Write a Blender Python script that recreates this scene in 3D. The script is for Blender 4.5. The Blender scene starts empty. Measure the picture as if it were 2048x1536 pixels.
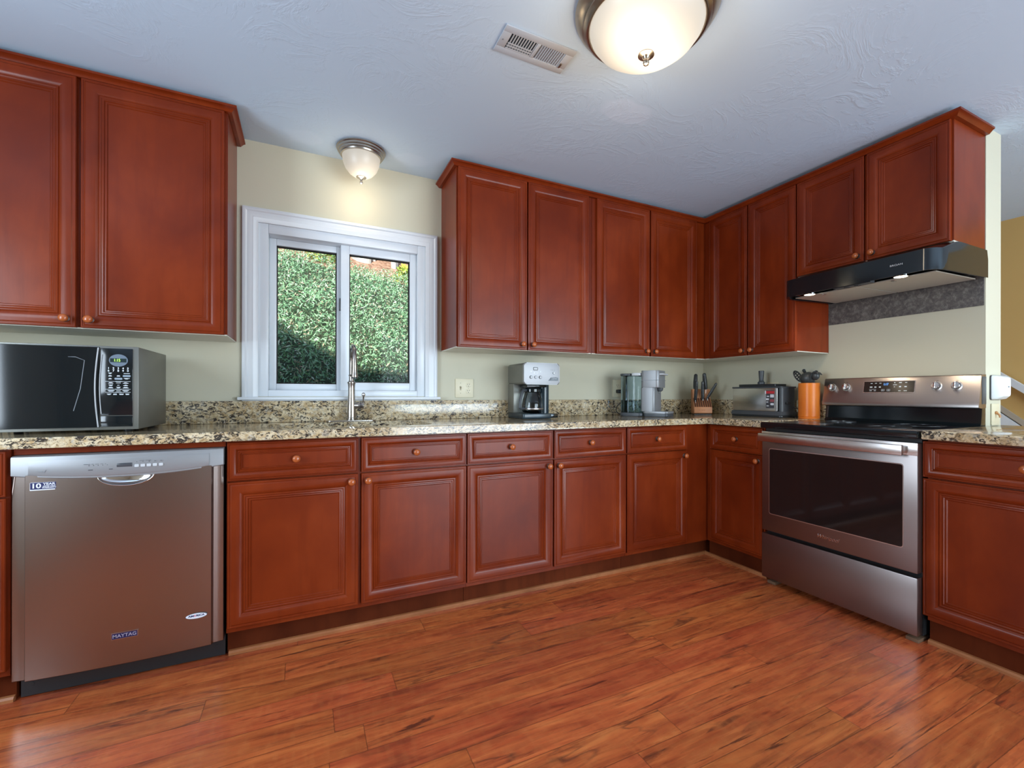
import bpy, bmesh, math, random
from mathutils import Vector, Matrix, Euler
random.seed(7)
SC = bpy.context.scene
C = SC.collection
PI = math.pi

# ------------------------------------------------------------------ camera
cam = bpy.data.cameras.new('camera'); camo = bpy.data.objects.new('camera', cam); C.objects.link(camo)
FPX, CX, CY, YAW, PITCH, ROLL = 913.55, 1069.39, 788.47, 0.4655, 0.0006, 0.0020
cam.sensor_fit = 'HORIZONTAL'; cam.sensor_width = 36.0
cam.lens = FPX / 2048 * 36.0
cam.shift_x = -(CX - 1024) / 2048
cam.shift_y = (CY - 768) / 2048
cam.clip_start = 0.05; cam.clip_end = 200
Fw = Vector((math.sin(YAW)*math.cos(PITCH), math.cos(YAW)*math.cos(PITCH), math.sin(PITCH)))
R0 = Vector((math.cos(YAW), -math.sin(YAW), 0)); U0 = R0.cross(Fw)
Rv = math.cos(ROLL)*R0 + math.sin(ROLL)*U0; Uv = -math.sin(ROLL)*R0 + math.cos(ROLL)*U0
M = Matrix((( Rv.x, Uv.x, -Fw.x, -3.0073), (Rv.y, Uv.y, -Fw.y, -2.8129), (Rv.z, Uv.z, -Fw.z, 1.0729), (0, 0, 0, 1)))
camo.matrix_world = M
SC.camera = camo

# ------------------------------------------------------------------ light and view
SC.view_settings.view_transform = 'Standard'
SC.view_settings.look = 'None'
SC.view_settings.exposure = 0.42
SC.view_settings.gamma = 1.0
SC.view_settings.use_curve_mapping = False
w = bpy.data.worlds.new('sky'); SC.world = w; w.use_nodes = True
wn = w.node_tree.nodes; wl = w.node_tree.links
sky = wn.new('ShaderNodeTexSky'); sky.sky_type = 'NISHITA'; sky.sun_disc = False
sky.sun_elevation = math.radians(38); sky.sun_rotation = math.radians(200)
wl.new(sky.outputs[0], wn['Background'].inputs[0]); wn['Background'].inputs[1].default_value = 0.20

def light(name, kind, loc, energy, color, rot=None, direction=None, **kw):
    l = bpy.data.lights.new(name, kind); l.energy = energy; l.color = color
    for k, v in kw.items(): setattr(l, k, v)
    o = bpy.data.objects.new(name, l); C.objects.link(o); o.location = loc
    if direction is not None: o.rotation_euler = Vector(direction).to_track_quat('-Z', 'Y').to_euler()
    elif rot: o.rotation_euler = rot
    return o
SUN_DIR = (0.35, 1.0, -0.80)
light('sun', 'SUN', (0, 0, 12), 7.5, (1.0, 0.95, 0.86), direction=SUN_DIR, angle=0.009)
DAY = (0.72, 0.86, 1.0)
light('unseen_door_fill', 'AREA', (-0.75, -5.12, 1.1), 112, DAY, direction=(-0.15, 1, 0.12), shape='RECTANGLE', size=2.3, size_y=2.0)  # area light added behind the camera to fill the room, no door known there
light('unseen_side_window_fill', 'AREA', (-4.98, -1.95, 1.45), 50, DAY, direction=(1, 0, 0.05), shape='RECTANGLE', size=1.1, size_y=1.2)  # area light added out of view on the left to brighten the right-hand cabinets
light('unseen_stair_window_fill', 'AREA', (1.0, -5.12, 1.5), 40, (0.62, 0.82, 1.0), direction=(0.1, 1, 0.05), shape='RECTANGLE', size=0.9, size_y=1.2)  # area light added out of view to brighten the wall end

# ------------------------------------------------------------------ materials
def nt(m): return m.node_tree.nodes, m.node_tree.links
def pmat(name, col, rough=0.5, metal=0.0, **kw):
    m = bpy.data.materials.new(name); m.use_nodes = True
    b = m.node_tree.nodes['Principled BSDF']
    b.inputs['Base Color'].default_value = (*col, 1); b.inputs['Roughness'].default_value = rough
    b.inputs['Metallic'].default_value = metal
    for k, v in kw.items(): b.inputs[k].default_value = v
    return m
def coords(m, scale=(1, 1, 1), rand=True):
    n, l = nt(m)
    tc = n.new('ShaderNodeTexCoord'); mp = n.new('ShaderNodeMapping'); mp.inputs['Scale'].default_value = scale
    if rand:
        oi = n.new('ShaderNodeObjectInfo'); cb = n.new('ShaderNodeVectorMath'); cb.operation = 'MULTIPLY_ADD'
        ml = n.new('ShaderNodeMath'); ml.operation = 'MULTIPLY'; ml.inputs[1].default_value = 37.0
        l.new(oi.outputs['Random'], ml.inputs[0]); cb.inputs[1].default_value = (1, 1, 1)
        l.new(tc.outputs['Object'], cb.inputs[0]); l.new(ml.outputs[0], cb.inputs[2])
        l.new(cb.outputs[0], mp.inputs['Vector'])
    else:
        l.new(tc.outputs['Object'], mp.inputs['Vector'])
    return mp.outputs['Vector']
def noise(m, vec, scale, detail=4, rough=0.55, dist=0.0):
    n, l = nt(m); t = n.new('ShaderNodeTexNoise')
    t.inputs['Scale'].default_value = scale; t.inputs['Detail'].default_value = detail
    t.inputs['Roughness'].default_value = rough; t.inputs['Distortion'].default_value = dist
    if vec is not None: l.new(vec, t.inputs['Vector'])
    return t.outputs['Fac']
def ramp(m, fac, stops, interp='LINEAR'):
    n, l = nt(m); r = n.new('ShaderNodeValToRGB'); e = r.color_ramp.elements; r.color_ramp.interpolation = interp
    while len(e) > 1: e.remove(e[-1])
    e[0].position = stops[0][0]; e[0].color = (*stops[0][1], 1)
    for p, c in stops[1:]:
        x = e.new(p); x.color = (*c, 1)
    if fac is not None: l.new(fac, r.inputs['Fac'])
    return r.outputs['Color']
def mixc(m, fac, a, b, mode='MIX'):
    n, l = nt(m); x = n.new('ShaderNodeMix'); x.data_type = 'RGBA'; x.blend_type = mode
    for s, v in ((0, fac), (6, a), (7, b)):
        if isinstance(v, (int, float)): x.inputs[s].default_value = v
        elif isinstance(v, tuple): x.inputs[s].default_value = (*v, 1)
        else: l.new(v, x.inputs[s])
    return x.outputs[2]
def bump(m, h, strength, dist=0.01):
    n, l = nt(m); b = n.new('ShaderNodeBump'); b.inputs['Strength'].default_value = strength; b.inputs['Distance'].default_value = dist
    l.new(h, b.inputs['Height']); l.new(b.outputs['Normal'], n['Principled BSDF'].inputs['Normal'])
def setcol(m, c): m.node_tree.links.new(c, m.node_tree.nodes['Principled BSDF'].inputs['Base Color'])
def math_node(m, op, a, b=None):
    n, l = nt(m); x = n.new('ShaderNodeMath'); x.operation = op
    for i, v in enumerate((a, b)):
        if v is None: continue
        if isinstance(v, (int, float)): x.inputs[i].default_value = v
        else: l.new(v, x.inputs[i])
    return x.outputs[0]

def wood_mat(name, dark, mid, lite, rough=0.29, grain=(9, 9, 0.9), coat=0.05):
    m = pmat(name, mid, rough, **{'Coat Weight': coat, 'Coat Roughness': 0.2, 'Specular IOR Level': 0.24})
    v2 = coords(m, (1.6, 1.6, 1.1)); b = noise(m, v2, 2.2, 4, 0.55, 0.3)
    c = ramp(m, b, [(0.30, dark), (0.5, mid), (0.72, lite)])
    v = coords(m, grain); a = noise(m, v, 2.2, 5, 0.6, 0.4)
    c = mixc(m, ramp(m, a, [(0.32, (0.42, 0.42, 0.42)), (0.52, (0, 0, 0))]), c, dark)
    setcol(m, c)
    v3 = coords(m, (60, 60, 3)); bump(m, noise(m, v3, 3, 2), 0.02, 0.002)
    return m
CHERRY = wood_mat('cherry_wood', (0.122, 0.0140, 0.0024), (0.172, 0.0220, 0.0036), (0.228, 0.034, 0.0065))
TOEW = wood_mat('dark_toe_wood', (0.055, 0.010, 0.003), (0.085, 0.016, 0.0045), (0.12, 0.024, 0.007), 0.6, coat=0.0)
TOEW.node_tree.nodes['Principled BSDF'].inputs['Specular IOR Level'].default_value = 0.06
KNOB = pmat('copper_wood_knob', (0.40, 0.095, 0.024), 0.25, 0.0, **{'Coat Weight': 0.15})
KNOBR = pmat('knob_dark_ring', (0.07, 0.02, 0.012), 0.4)
SHOE = wood_mat('shoe_moulding_wood', (0.22, 0.075, 0.025), (0.33, 0.12, 0.045), (0.42, 0.17, 0.07), 0.35)
DARKGAP = pmat('dark_gap', (0.012, 0.009, 0.008), 0.7)
UNDER = pmat('pale_cabinet_underside', (0.72, 0.70, 0.60), 0.5)

WALL = pmat('cream_wall_paint', (0.55, 0.52, 0.40), 0.75)
bump(WALL, noise(WALL, coords(WALL, rand=False), 160, 3), 0.06, 0.002)
STAIRWALL = pmat('ochre_wall_paint', (0.58, 0.37, 0.13), 0.8)
bump(STAIRWALL, noise(STAIRWALL, coords(STAIRWALL, rand=False), 120, 3), 0.05, 0.002)
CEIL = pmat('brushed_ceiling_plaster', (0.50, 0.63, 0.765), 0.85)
_v = coords(CEIL, (1, 1, 1), False)
_a = noise(CEIL, _v, 3.2, 5, 0.62, 2.6); _b = noise(CEIL, _v, 26, 4, 0.6, 1.5); _m = noise(CEIL, _v, 2.2, 3, 0.5)
_h = math_node(CEIL, 'MULTIPLY', ramp(CEIL, _a, [(0.47, (0, 0, 0)), (0.52, (1, 1, 1)), (0.6, (0.15, 0.15, 0.15))]), ramp(CEIL, _m, [(0.42, (0, 0, 0)), (0.62, (1, 1, 1))]))
bump(CEIL, math_node(CEIL, 'ADD', _h, math_node(CEIL, 'MULTIPLY', _b, 0.10)), 0.12, 0.012)
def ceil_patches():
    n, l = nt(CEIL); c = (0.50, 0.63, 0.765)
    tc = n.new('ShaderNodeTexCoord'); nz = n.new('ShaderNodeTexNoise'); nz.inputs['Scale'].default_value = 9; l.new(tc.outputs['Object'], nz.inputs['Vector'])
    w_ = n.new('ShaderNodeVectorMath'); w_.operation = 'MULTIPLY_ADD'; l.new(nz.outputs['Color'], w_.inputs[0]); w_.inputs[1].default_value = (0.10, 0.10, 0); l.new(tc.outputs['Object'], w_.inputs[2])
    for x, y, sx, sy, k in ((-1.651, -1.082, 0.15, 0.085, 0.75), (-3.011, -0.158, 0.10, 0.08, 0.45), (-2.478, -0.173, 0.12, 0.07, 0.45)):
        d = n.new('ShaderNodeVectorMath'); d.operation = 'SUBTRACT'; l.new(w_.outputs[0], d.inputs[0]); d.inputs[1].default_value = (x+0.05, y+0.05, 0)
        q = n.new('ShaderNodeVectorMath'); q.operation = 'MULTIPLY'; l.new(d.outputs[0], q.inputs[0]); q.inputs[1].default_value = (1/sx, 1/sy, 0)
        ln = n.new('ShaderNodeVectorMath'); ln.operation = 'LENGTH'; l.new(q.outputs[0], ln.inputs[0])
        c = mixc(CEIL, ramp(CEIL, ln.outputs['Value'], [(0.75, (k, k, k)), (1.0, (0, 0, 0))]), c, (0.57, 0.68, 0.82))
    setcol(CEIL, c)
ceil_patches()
WHITE = pmat('white_trim_paint', (0.68, 0.71, 0.74), 0.35)
VINYL = pmat('white_vinyl', (0.66, 0.70, 0.74), 0.3)
VENTM = pmat('vent_white_metal', (0.43, 0.47, 0.52), 0.45)

def floor_mat():
    m = pmat('laminate_planks', (0.3, 0.08, 0.03), 0.22, **{'Coat Weight': 0.25, 'Coat Roughness': 0.14})
    n, l = nt(m)
    tc = n.new('ShaderNodeTexCoord'); sp = n.new('ShaderNodeSeparateXYZ'); l.new(tc.outputs['Object'], sp.inputs[0])
    W_, L_ = 0.1235, 1.21
    yr = math_node(m, 'DIVIDE', math_node(m, 'ADD', sp.outputs['Y'], 20.0 + 0.007), W_)
    row = math_node(m, 'FLOOR', yr); fy = math_node(m, 'FRACT', yr)
    wn1 = n.new('ShaderNodeTexWhiteNoise'); wn1.noise_dimensions = '1D'; l.new(row, wn1.inputs['W'])
    xr = math_node(m, 'DIVIDE', math_node(m, 'ADD', math_node(m, 'ADD', sp.outputs['X'], 20.0), math_node(m, 'MULTIPLY', wn1.outputs['Value'], L_)), L_)
    col = math_node(m, 'FLOOR', xr); fx = math_node(m, 'FRACT', xr)
    pid = n.new('ShaderNodeTexWhiteNoise'); pid.noise_dimensions = '2D'
    cv = n.new('ShaderNodeCombineXYZ'); l.new(row, cv.inputs[0]); l.new(col, cv.inputs[1]); l.new(cv.outputs[0], pid.inputs['Vector'])
    off = n.new('ShaderNodeVectorMath'); off.operation = 'MULTIPLY_ADD'
    l.new(pid.outputs['Color'], off.inputs[0]); off.inputs[1].default_value = (23, 31, 7)
    l.new(tc.outputs['Object'], off.inputs[2])
    def gr(scale, sc, det, ro, di):
        mp = n.new('ShaderNodeMapping'); mp.inputs['Scale'].default_value = scale; l.new(off.outputs[0], mp.inputs['Vector'])
        return noise(m, mp.outputs[0], sc, det, ro, di)
    g1 = gr((1.0, 7.0, 1), 1.5, 6, 0.62, 2.2)
    g2 = gr((2.2, 30.0, 1), 2.0, 4, 0.6, 0.6)
    g3 = gr((0.7, 11.0, 1), 1.7, 5, 0.66, 2.2)
    g4 = gr((0.55, 4.2, 1), 1.5, 3, 0.5, 1.6)
    g5 = gr((0.9, 2.6, 1), 2.3, 2, 0.5, 0.4)
    g6 = gr((26.0, 7.0, 1), 2.0, 2, 0.5, 0.3)
    c = ramp(m, g1, [(0.26, (0.19, 0.036, 0.014)), (0.40, (0.42, 0.084, 0.025)), (0.55, (0.55, 0.130, 0.036)), (0.74, (0.68, 0.205, 0.057))])
    c = mixc(m, ramp(m, g2, [(0.35, (0.42, 0.42, 0.42)), (0.62, (0, 0, 0))]), c, (0.22, 0.056, 0.020))
    ringf = math_node(m, 'PINGPONG', math_node(m, 'MULTIPLY', g4, 9.0), 1.0)
    ringl = mixc(m, 1.0, ramp(m, ringf, [(0.0, (0.9, 0.9, 0.9)), (0.25, (0, 0, 0))]), ramp(m, g5, [(0.42, (0, 0, 0)), (0.60, (1, 1, 1))]), 'MULTIPLY')
    c = mixc(m, ringl, c, (0.13, 0.035, 0.016))
    c = mixc(m, ramp(m, g6, [(0.36, (0.16, 0.16, 0.16)), (0.50, (0, 0, 0))]), c, (0.62, 0.20, 0.06))
    c = mixc(m, ramp(m, g3, [(0.335, (0.9, 0.9, 0.9)), (0.40, (0, 0, 0))]), c, (0.085, 0.022, 0.012))
    hv = n.new('ShaderNodeHueSaturation'); l.new(c, hv.inputs['Color'])
    l.new(math_node(m, 'ADD', math_node(m, 'MULTIPLY', pid.outputs['Value'], 0.26), 0.87), hv.inputs['Value'])
    sx = n.new('ShaderNodeSeparateXYZ'); l.new(pid.outputs['Color'], sx.inputs[0])
    l.new(math_node(m, 'ADD', math_node(m, 'MULTIPLY', sx.outputs[1], 0.010), 0.494), hv.inputs['Hue'])
    ey = math_node(m, 'MINIMUM', fy, math_node(m, 'SUBTRACT', 1.0, fy)); ex = math_node(m, 'MINIMUM', fx, math_node(m, 'SUBTRACT', 1.0, fx))
    e = math_node(m, 'MINIMUM', math_node(m, 'MULTIPLY', ey, W_), math_node(m, 'MULTIPLY', ex, L_))
    seam = ramp(m, math_node(m, 'MULTIPLY', e, 400.0), [(0.25, (0.65, 0.65, 0.65)), (0.75, (0, 0, 0))])
    setcol(m, mixc(m, seam, hv.outputs[0], (0.06, 0.018, 0.009)))
    b = n['Principled BSDF']
    l.new(math_node(m, 'ADD', math_node(m, 'MULTIPLY', g2, 0.16), 0.20), b.inputs['Roughness'])
    bump(m, math_node(m, 'MULTIPLY', math_node(m, 'MINIMUM', math_node(m, 'MULTIPLY', e, 500.0), 1.0), 1.0), 0.12, 0.002)
    return m
FLOOR = floor_mat()

def granite_mat():
    m = pmat('speckled_gold_granite', (0.5, 0.4, 0.25), 0.12, **{'Coat Weight': 0.3, 'Coat Roughness': 0.05})
    v = coords(m, (1, 1, 1), False)
    base = ramp(m, noise(m, v, 30, 5, 0.7, 1.0), [(0.28, (0.28, 0.18, 0.09)), (0.42, (0.48, 0.36, 0.20)), (0.55, (0.64, 0.53, 0.35)), (0.75, (0.74, 0.66, 0.49))])
    gold = ramp(m, noise(m, v, 20, 4, 0.6, 1.4), [(0.52, (0, 0, 0)), (0.64, (0.55, 0.55, 0.55))])
    c = mixc(m, gold, base, (0.46, 0.29, 0.12))
    gray = ramp(m, noise(m, v, 46, 4, 0.7, 0.8), [(0.54, (0, 0, 0)), (0.64, (0.75, 0.75, 0.75))])
    c = mixc(m, gray, c, (0.40, 0.38, 0.34))
    br = ramp(m, noise(m, v, 40, 4, 0.7, 2.0), [(0.57, (0, 0, 0)), (0.64, (0.85, 0.85, 0.85))])
    c = mixc(m, br, c, (0.10, 0.050, 0.026))
    v2 = coords(m, (1, 1, 1.7), False)
    dk = ramp(m, noise(m, v2, 44, 5, 0.70, 1.2), [(0.515, (0, 0, 0)), (0.55, (0.97, 0.97, 0.97))])
    dk2 = ramp(m, noise(m, v, 11, 3, 0.5, 0.5), [(0.34, (0.25, 0.25, 0.25)), (0.50, (1, 1, 1))])
    c = mixc(m, mixc(m, 1.0, dk, dk2, 'MULTIPLY'), c, (0.026, 0.022, 0.022))
    setcol(m, c); return m
GRANITE = granite_mat()

def steel_mat(name, col, rough, vertical=False):
    m = pmat(name, col, rough, 1.0)
    v = coords(m, (400, 400, 2) if vertical else (3, 3, 500))
    bump(m, noise(m, v, 1.0, 2), 0.025, 0.001)
    return m
STEEL = steel_mat('brushed_stainless', (0.57, 0.53, 0.52), 0.27)
STEELD = steel_mat('dark_brushed_stainless', (0.27, 0.238, 0.232), 0.37)
STEELV = steel_mat('dishwasher_stainless', (0.36, 0.31, 0.29), 0.26, True)
SILVER = pmat('silver_paint', (0.27, 0.275, 0.285), 0.4, 0.35)
CHROME = pmat('chrome', (0.80, 0.80, 0.80), 0.08, 1.0)
NICKEL = pmat('brushed_nickel', (0.42, 0.385, 0.35), 0.26, 1.0)
BRONZE = pmat('antique_nickel', (0.40, 0.33, 0.26), 0.28, 1.0)
BLACK = pmat('black_plastic', (0.018, 0.020, 0.022), 0.35)
BLACKG = pmat('gloss_black', (0.006, 0.009, 0.011), 0.10)
GLASSBLK = pmat('black_oven_glass', (0.012, 0.009, 0.009), 0.06)
NAVY = pmat('dark_navy_plastic', (0.018, 0.034, 0.045), 0.22)
DGREY = pmat('dark_grey_plastic', (0.055, 0.062, 0.07), 0.42)
MGREY = pmat('grey_plastic', (0.20, 0.22, 0.24), 0.4)
LGREY = pmat('light_grey_plastic', (0.52, 0.54, 0.56), 0.4)
MWSIDE = pmat('grey_steel_case', (0.20, 0.20, 0.18), 0.38, 0.6)
CREAM = pmat('cream_plastic', (0.66, 0.60, 0.43), 0.4)
CREAMD = pmat('dark_cream_plastic', (0.36, 0.31, 0.20), 0.5)  # darker cream for screws and switch toggle
PWHITE = pmat('white_plastic', (0.80, 0.83, 0.84), 0.4)
INKW = pmat('white_print', (0.72, 0.78, 0.82), 0.6)
INKD = pmat('dark_print', (0.05, 0.05, 0.06), 0.6)
BLUEST = pmat('navy_sticker', (0.008, 0.014, 0.085), 0.5)
STWHITE = pmat('sticker_white', (0.70, 0.72, 0.78), 0.45)
REDST = pmat('red_sticker', (0.55, 0.03, 0.04), 0.4)
BEECH = wood_mat('beech_block', (0.42, 0.17, 0.075), (0.56, 0.25, 0.12), (0.64, 0.31, 0.16), 0.45, (14, 14, 1.5))
BEECHD = pmat('dark_slot_wood', (0.09, 0.028, 0.014), 0.6)
BAMBOO = wood_mat('orange_bamboo', (0.56, 0.125, 0.014), (0.68, 0.17, 0.020), (0.75, 0.22, 0.032), 0.32, (20, 20, 1.2))
NYLON = pmat('dark_grey_nylon', (0.040, 0.044, 0.046), 0.38)
FILTER = pmat('hood_filter_mesh', (0.58, 0.53, 0.45), 0.45, 0.5)
def slate_mat():
    m = pmat('slate_vinyl_strip', (0.1, 0.09, 0.085), 0.5)
    v = coords(m, (1, 1, 1), False)
    c = ramp(m, noise(m, v, 42, 6, 0.75, 0.5), [(0.30, (0.035, 0.032, 0.035)), (0.5, (0.10, 0.088, 0.08)), (0.66, (0.20, 0.185, 0.17)), (0.8, (0.32, 0.31, 0.30))])
    setcol(m, c); return m
SLATE = slate_mat()
def emis(name, col, s):
    m = bpy.data.materials.new(name); m.use_nodes = True; n, l = nt(m)
    b = n['Principled BSDF']; b.inputs['Base Color'].default_value = (*col, 1)
    b.inputs['Emission Color'].default_value = (*col, 1); b.inputs['Emission Strength'].default_value = s
    b.inputs['Roughness'].default_value = 0.4
    return m
BULB = emis('hood_bulb', (1.0, 0.86, 0.62), 9.0)
DISPG = emis('green_digits', (0.45, 0.95, 0.12), 1.1)
DISPB = emis('blue_digits', (0.12, 0.38, 1.0), 1.3)
DOME = emis('frosted_lamp_glass', (1.0, 0.88, 0.70), 0.75)
DOME2 = emis('small_frosted_lamp_glass', (1.0, 0.86, 0.66), 0.35)
for d, bulbs, base, amp, rad in ((DOME, ((-0.075, -0.045, -0.12), (0.085, 0.02, -0.12)), 0.36, 0.6, 0.09), (DOME2, ((0.02, -0.02, -0.11),), 0.24, 0.6, 0.06)):
    n, l = nt(d); n['Principled BSDF'].inputs['Base Color'].default_value = (0.26, 0.25, 0.23, 1)
    tc = n.new('ShaderNodeTexCoord'); tot = None          # the glass glows most where its bulbs sit behind it
    for p in bulbs:
        ds = n.new('ShaderNodeVectorMath'); ds.operation = 'DISTANCE'; l.new(tc.outputs['Object'], ds.inputs[0]); ds.inputs[1].default_value = p
        q = math_node(d, 'DIVIDE', ds.outputs['Value'], rad); e_ = math_node(d, 'POWER', 2.718, math_node(d, 'MULTIPLY', math_node(d, 'MULTIPLY', q, q), -1.0))
        tot = e_ if tot is None else math_node(d, 'ADD', tot, e_)
    l.new(math_node(d, 'ADD', math_node(d, 'MULTIPLY', tot, amp), base), n['Principled BSDF'].inputs['Emission Strength'])
def glass_mat(name, tint, refl=0.10, rough=0.0):
    m = bpy.data.materials.new(name); m.use_nodes = True; n, l = nt(m); n.remove(n['Principled BSDF'])
    t = n.new('ShaderNodeBsdfTransparent'); t.inputs[0].default_value = (*tint, 1)
    g = n.new('ShaderNodeBsdfGlossy'); g.inputs['Roughness'].default_value = rough
    fr = n.new('ShaderNodeLayerWeight'); fr.inputs['Blend'].default_value = refl
    mx = n.new('ShaderNodeMixShader'); l.new(fr.outputs['Fresnel'], mx.inputs[0]); l.new(t.outputs[0], mx.inputs[1]); l.new(g.outputs[0], mx.inputs[2])
    l.new(mx.outputs[0], n['Material Output'].inputs[0]); return m
PANE = glass_mat('window_pane', (0.93, 0.97, 0.96), 0.12)
CARAFE = glass_mat('carafe_glass', (0.74, 0.77, 0.78), 0.35)
TANK = glass_mat('blue_tank_plastic', (0.70, 0.81, 0.87), 0.22, 0.05)

# ------------------------------------------------------------------ mesh builder
class MB:
    def __init__(s, off=(0, 0, 0)):
        s.bm = bmesh.new(); s.o = Vector(off)
    def _v(s, p): return s.bm.verts.new(Vector(p) - s.o)
    def box(s, x0, x1, y0, y1, z0, z1, bev=0.0, seg=2, mi=0):
        vs = [s._v(p) for p in ((x0,y0,z0),(x1,y0,z0),(x1,y1,z0),(x0,y1,z0),(x0,y0,z1),(x1,y0,z1),(x1,y1,z1),(x0,y1,z1))]
        fs = [s.bm.faces.new([vs[i] for i in f]) for f in ((0,3,2,1),(4,5,6,7),(0,1,5,4),(1,2,6,5),(2,3,7,6),(3,0,4,7))]
        for f in fs: f.material_index = mi
        if bev > 0:
            es = list({e for f in fs for e in f.edges})
            r = bmesh.ops.bevel(s.bm, geom=es, offset=bev, segments=seg, affect='EDGES', profile=0.5)
            for f in r['faces']: f.material_index = mi
        return s
    def prism(s, poly, axis, a0, a1, bev=0.0, seg=2, mi=0):
        def P(u, v, a): return {'x': (a, u, v), 'y': (u, a, v), 'z': (u, v, a)}[axis]
        A = [s._v(P(u, v, a0)) for u, v in poly]; B = [s._v(P(u, v, a1)) for u, v in poly]
        n = len(poly); fs = [s.bm.faces.new(A), s.bm.faces.new(list(reversed(B)))]
        for i in range(n): fs.append(s.bm.faces.new([A[i], B[i], B[(i+1) % n], A[(i+1) % n]]))
        for f in fs: f.material_index = mi
        if bev > 0:
            es = list({e for f in fs[:2] for e in f.edges})
            bmesh.ops.bevel(s.bm, geom=es, offset=bev, segments=seg, affect='EDGES', profile=0.5)
        bmesh.ops.recalc_face_normals(s.bm, faces=[f for f in s.bm.faces])
        return s
    def lathe(s, prof, c=(0, 0, 0), axis='z', seg=32, mi=0, cap=True):
        c = Vector(c); rings = []
        for r, h in prof:
            ring = []
            for k in range(seg):
                a = 2*PI*k/seg; u, v = r*math.cos(a), r*math.sin(a)
                p = {'z': (u, v, h), 'x': (h, u, v), 'y': (u, h, v)}[axis]
                ring.append(s._v(c + Vector(p)))
            rings.append(ring)
        fs = []
        for a, b in zip(rings, rings[1:]):
            for k in range(seg): fs.append(s.bm.faces.new([a[k], a[(k+1) % seg], b[(k+1) % seg], b[k]]))
        if cap: fs += [s.bm.faces.new(rings[0]), s.bm.faces.new(rings[-1])]
        for f in fs: f.material_index = mi
        bmesh.ops.recalc_face_normals(s.bm, faces=fs)
        return s
    def tube(s, pts, r, seg=12, mi=0, flat=1.0, up=None):
        pts = [Vector(p) for p in pts]; rs = r if isinstance(r, (list, tuple)) else [r]*len(pts)
        rings = []; prev = None
        for i, p in enumerate(pts):
            t = (pts[min(i+1, len(pts)-1)] - pts[max(i-1, 0)]).normalized()
            if prev is None:
                ref = Vector(up) if up else (Vector((0, 0, 1)) if abs(t.z) < 0.9 else Vector((1, 0, 0)))
                prev = (ref - t*ref.dot(t)).normalized()
            else:
                prev = (prev - t*prev.dot(t)).normalized()
            b = t.cross(prev)
            rings.append([s._v(p + rs[i]*(math.cos(2*PI*k/seg)*prev*flat + math.sin(2*PI*k/seg)*b)) for k in range(seg)])
        fs = []
        for a, b in zip(rings, rings[1:]):
            for k in range(seg): fs.append(s.bm.faces.new([a[k], a[(k+1) % seg], b[(k+1) % seg], b[k]]))
        fs += [s.bm.faces.new(rings[0]), s.bm.faces.new(list(reversed(rings[-1])))]
        for f in fs: f.material_index = mi
        bmesh.ops.recalc_face_normals(s.bm, faces=fs)
        return s
    def sphere(s, c, r, sc=(1, 1, 1), seg=20, mi=0):
        n0 = len(s.bm.faces)
        g = bmesh.ops.create_uvsphere(s.bm, u_segments=seg, v_segments=seg//2, radius=r)
        for v in g['verts']: v.co = Vector((v.co.x*sc[0], v.co.y*sc[1], v.co.z*sc[2])) + Vector(c) - s.o
        fs = {f for v in g['verts'] for f in v.link_faces}
        for f in fs: f.material_index = mi
        return s
    def rings(s, x0, x1, z0, z1, yb, prof, mi=0):
        """rectangular moulded panel facing -y: prof = [(inset, height)...] from the outer back edge inwards"""
        loops = []
        for i, h in prof:
            loops.append([s._v((x0+i, yb-h, z0+i)), s._v((x1-i, yb-h, z0+i)), s._v((x1-i, yb-h, z1-i)), s._v((x0+i, yb-h, z1-i))])
        fs = [s.bm.faces.new(list(reversed(loops[0])))]
        for a, b in zip(loops, loops[1:]):
            for k in range(4): fs.append(s.bm.faces.new([a[k], a[(k+1) % 4], b[(k+1) % 4], b[k]]))
        fs.append(s.bm.faces.new(loops[-1]))
        for f in fs: f.material_index = mi
        return s
    def grid(s, rows, mi=0):
        V = [[s._v(p) for p in r] for r in rows]
        for a, b in zip(V, V[1:]):
            for k in range(len(a)-1):
                f = s.bm.faces.new([a[k], a[k+1], b[k+1], b[k]]); f.material_index = mi
        return s
    def xform(s, mat):
        bmesh.ops.transform(s.bm, matrix=mat, verts=s.bm.verts); return s
    def build(s, name, mats, parent=None, smooth=35, label=None):
        me = bpy.data.meshes.new(name); bmesh.ops.recalc_face_normals(s.bm, faces=s.bm.faces) if False else None
        s.bm.to_mesh(me); s.bm.free()
        for m in (mats if isinstance(mats, (list, tuple)) else [mats]): me.materials.append(m)
        if smooth:
            me.polygons.foreach_set('use_smooth', [True]*len(me.polygons)); me.set_sharp_from_angle(angle=math.radians(smooth))
        o = bpy.data.objects.new(name, me); C.objects.link(o)
        if parent: o.parent = parent
        if label: o['label'] = label
        return o

def tag(o, label, cat, group=None, kind=None):
    o['label'] = label; o['category'] = cat
    if group: o['group'] = group
    if kind: o['kind'] = kind
    return o
def thing(name, label, cat, loc=(0, 0, 0), rz=0.0, group=None):
    o = bpy.data.objects.new(name, None); C.objects.link(o); o.location = loc; o.rotation_euler = (0, 0, rz)
    o.empty_display_size = 0.05
    return tag(o, label, cat, group)
def struct(o): o['kind'] = 'structure'; return o
def cut(o, cutter):
    me = bpy.data.meshes.new('c'); cutter.bm.to_mesh(me); cutter.bm.free()
    co = bpy.data.objects.new('c', me); C.objects.link(co)
    if o.parent: co.parent = o.parent
    md = o.modifiers.new('b', 'BOOLEAN'); md.operation = 'DIFFERENCE'; md.object = co; md.solver = 'EXACT'
    bpy.context.view_layer.update(); dg = bpy.context.evaluated_depsgraph_get()
    nm = bpy.data.meshes.new_from_object(o.evaluated_get(dg)); o.modifiers.clear(); o.data = nm
    bpy.data.objects.remove(co); return o
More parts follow.
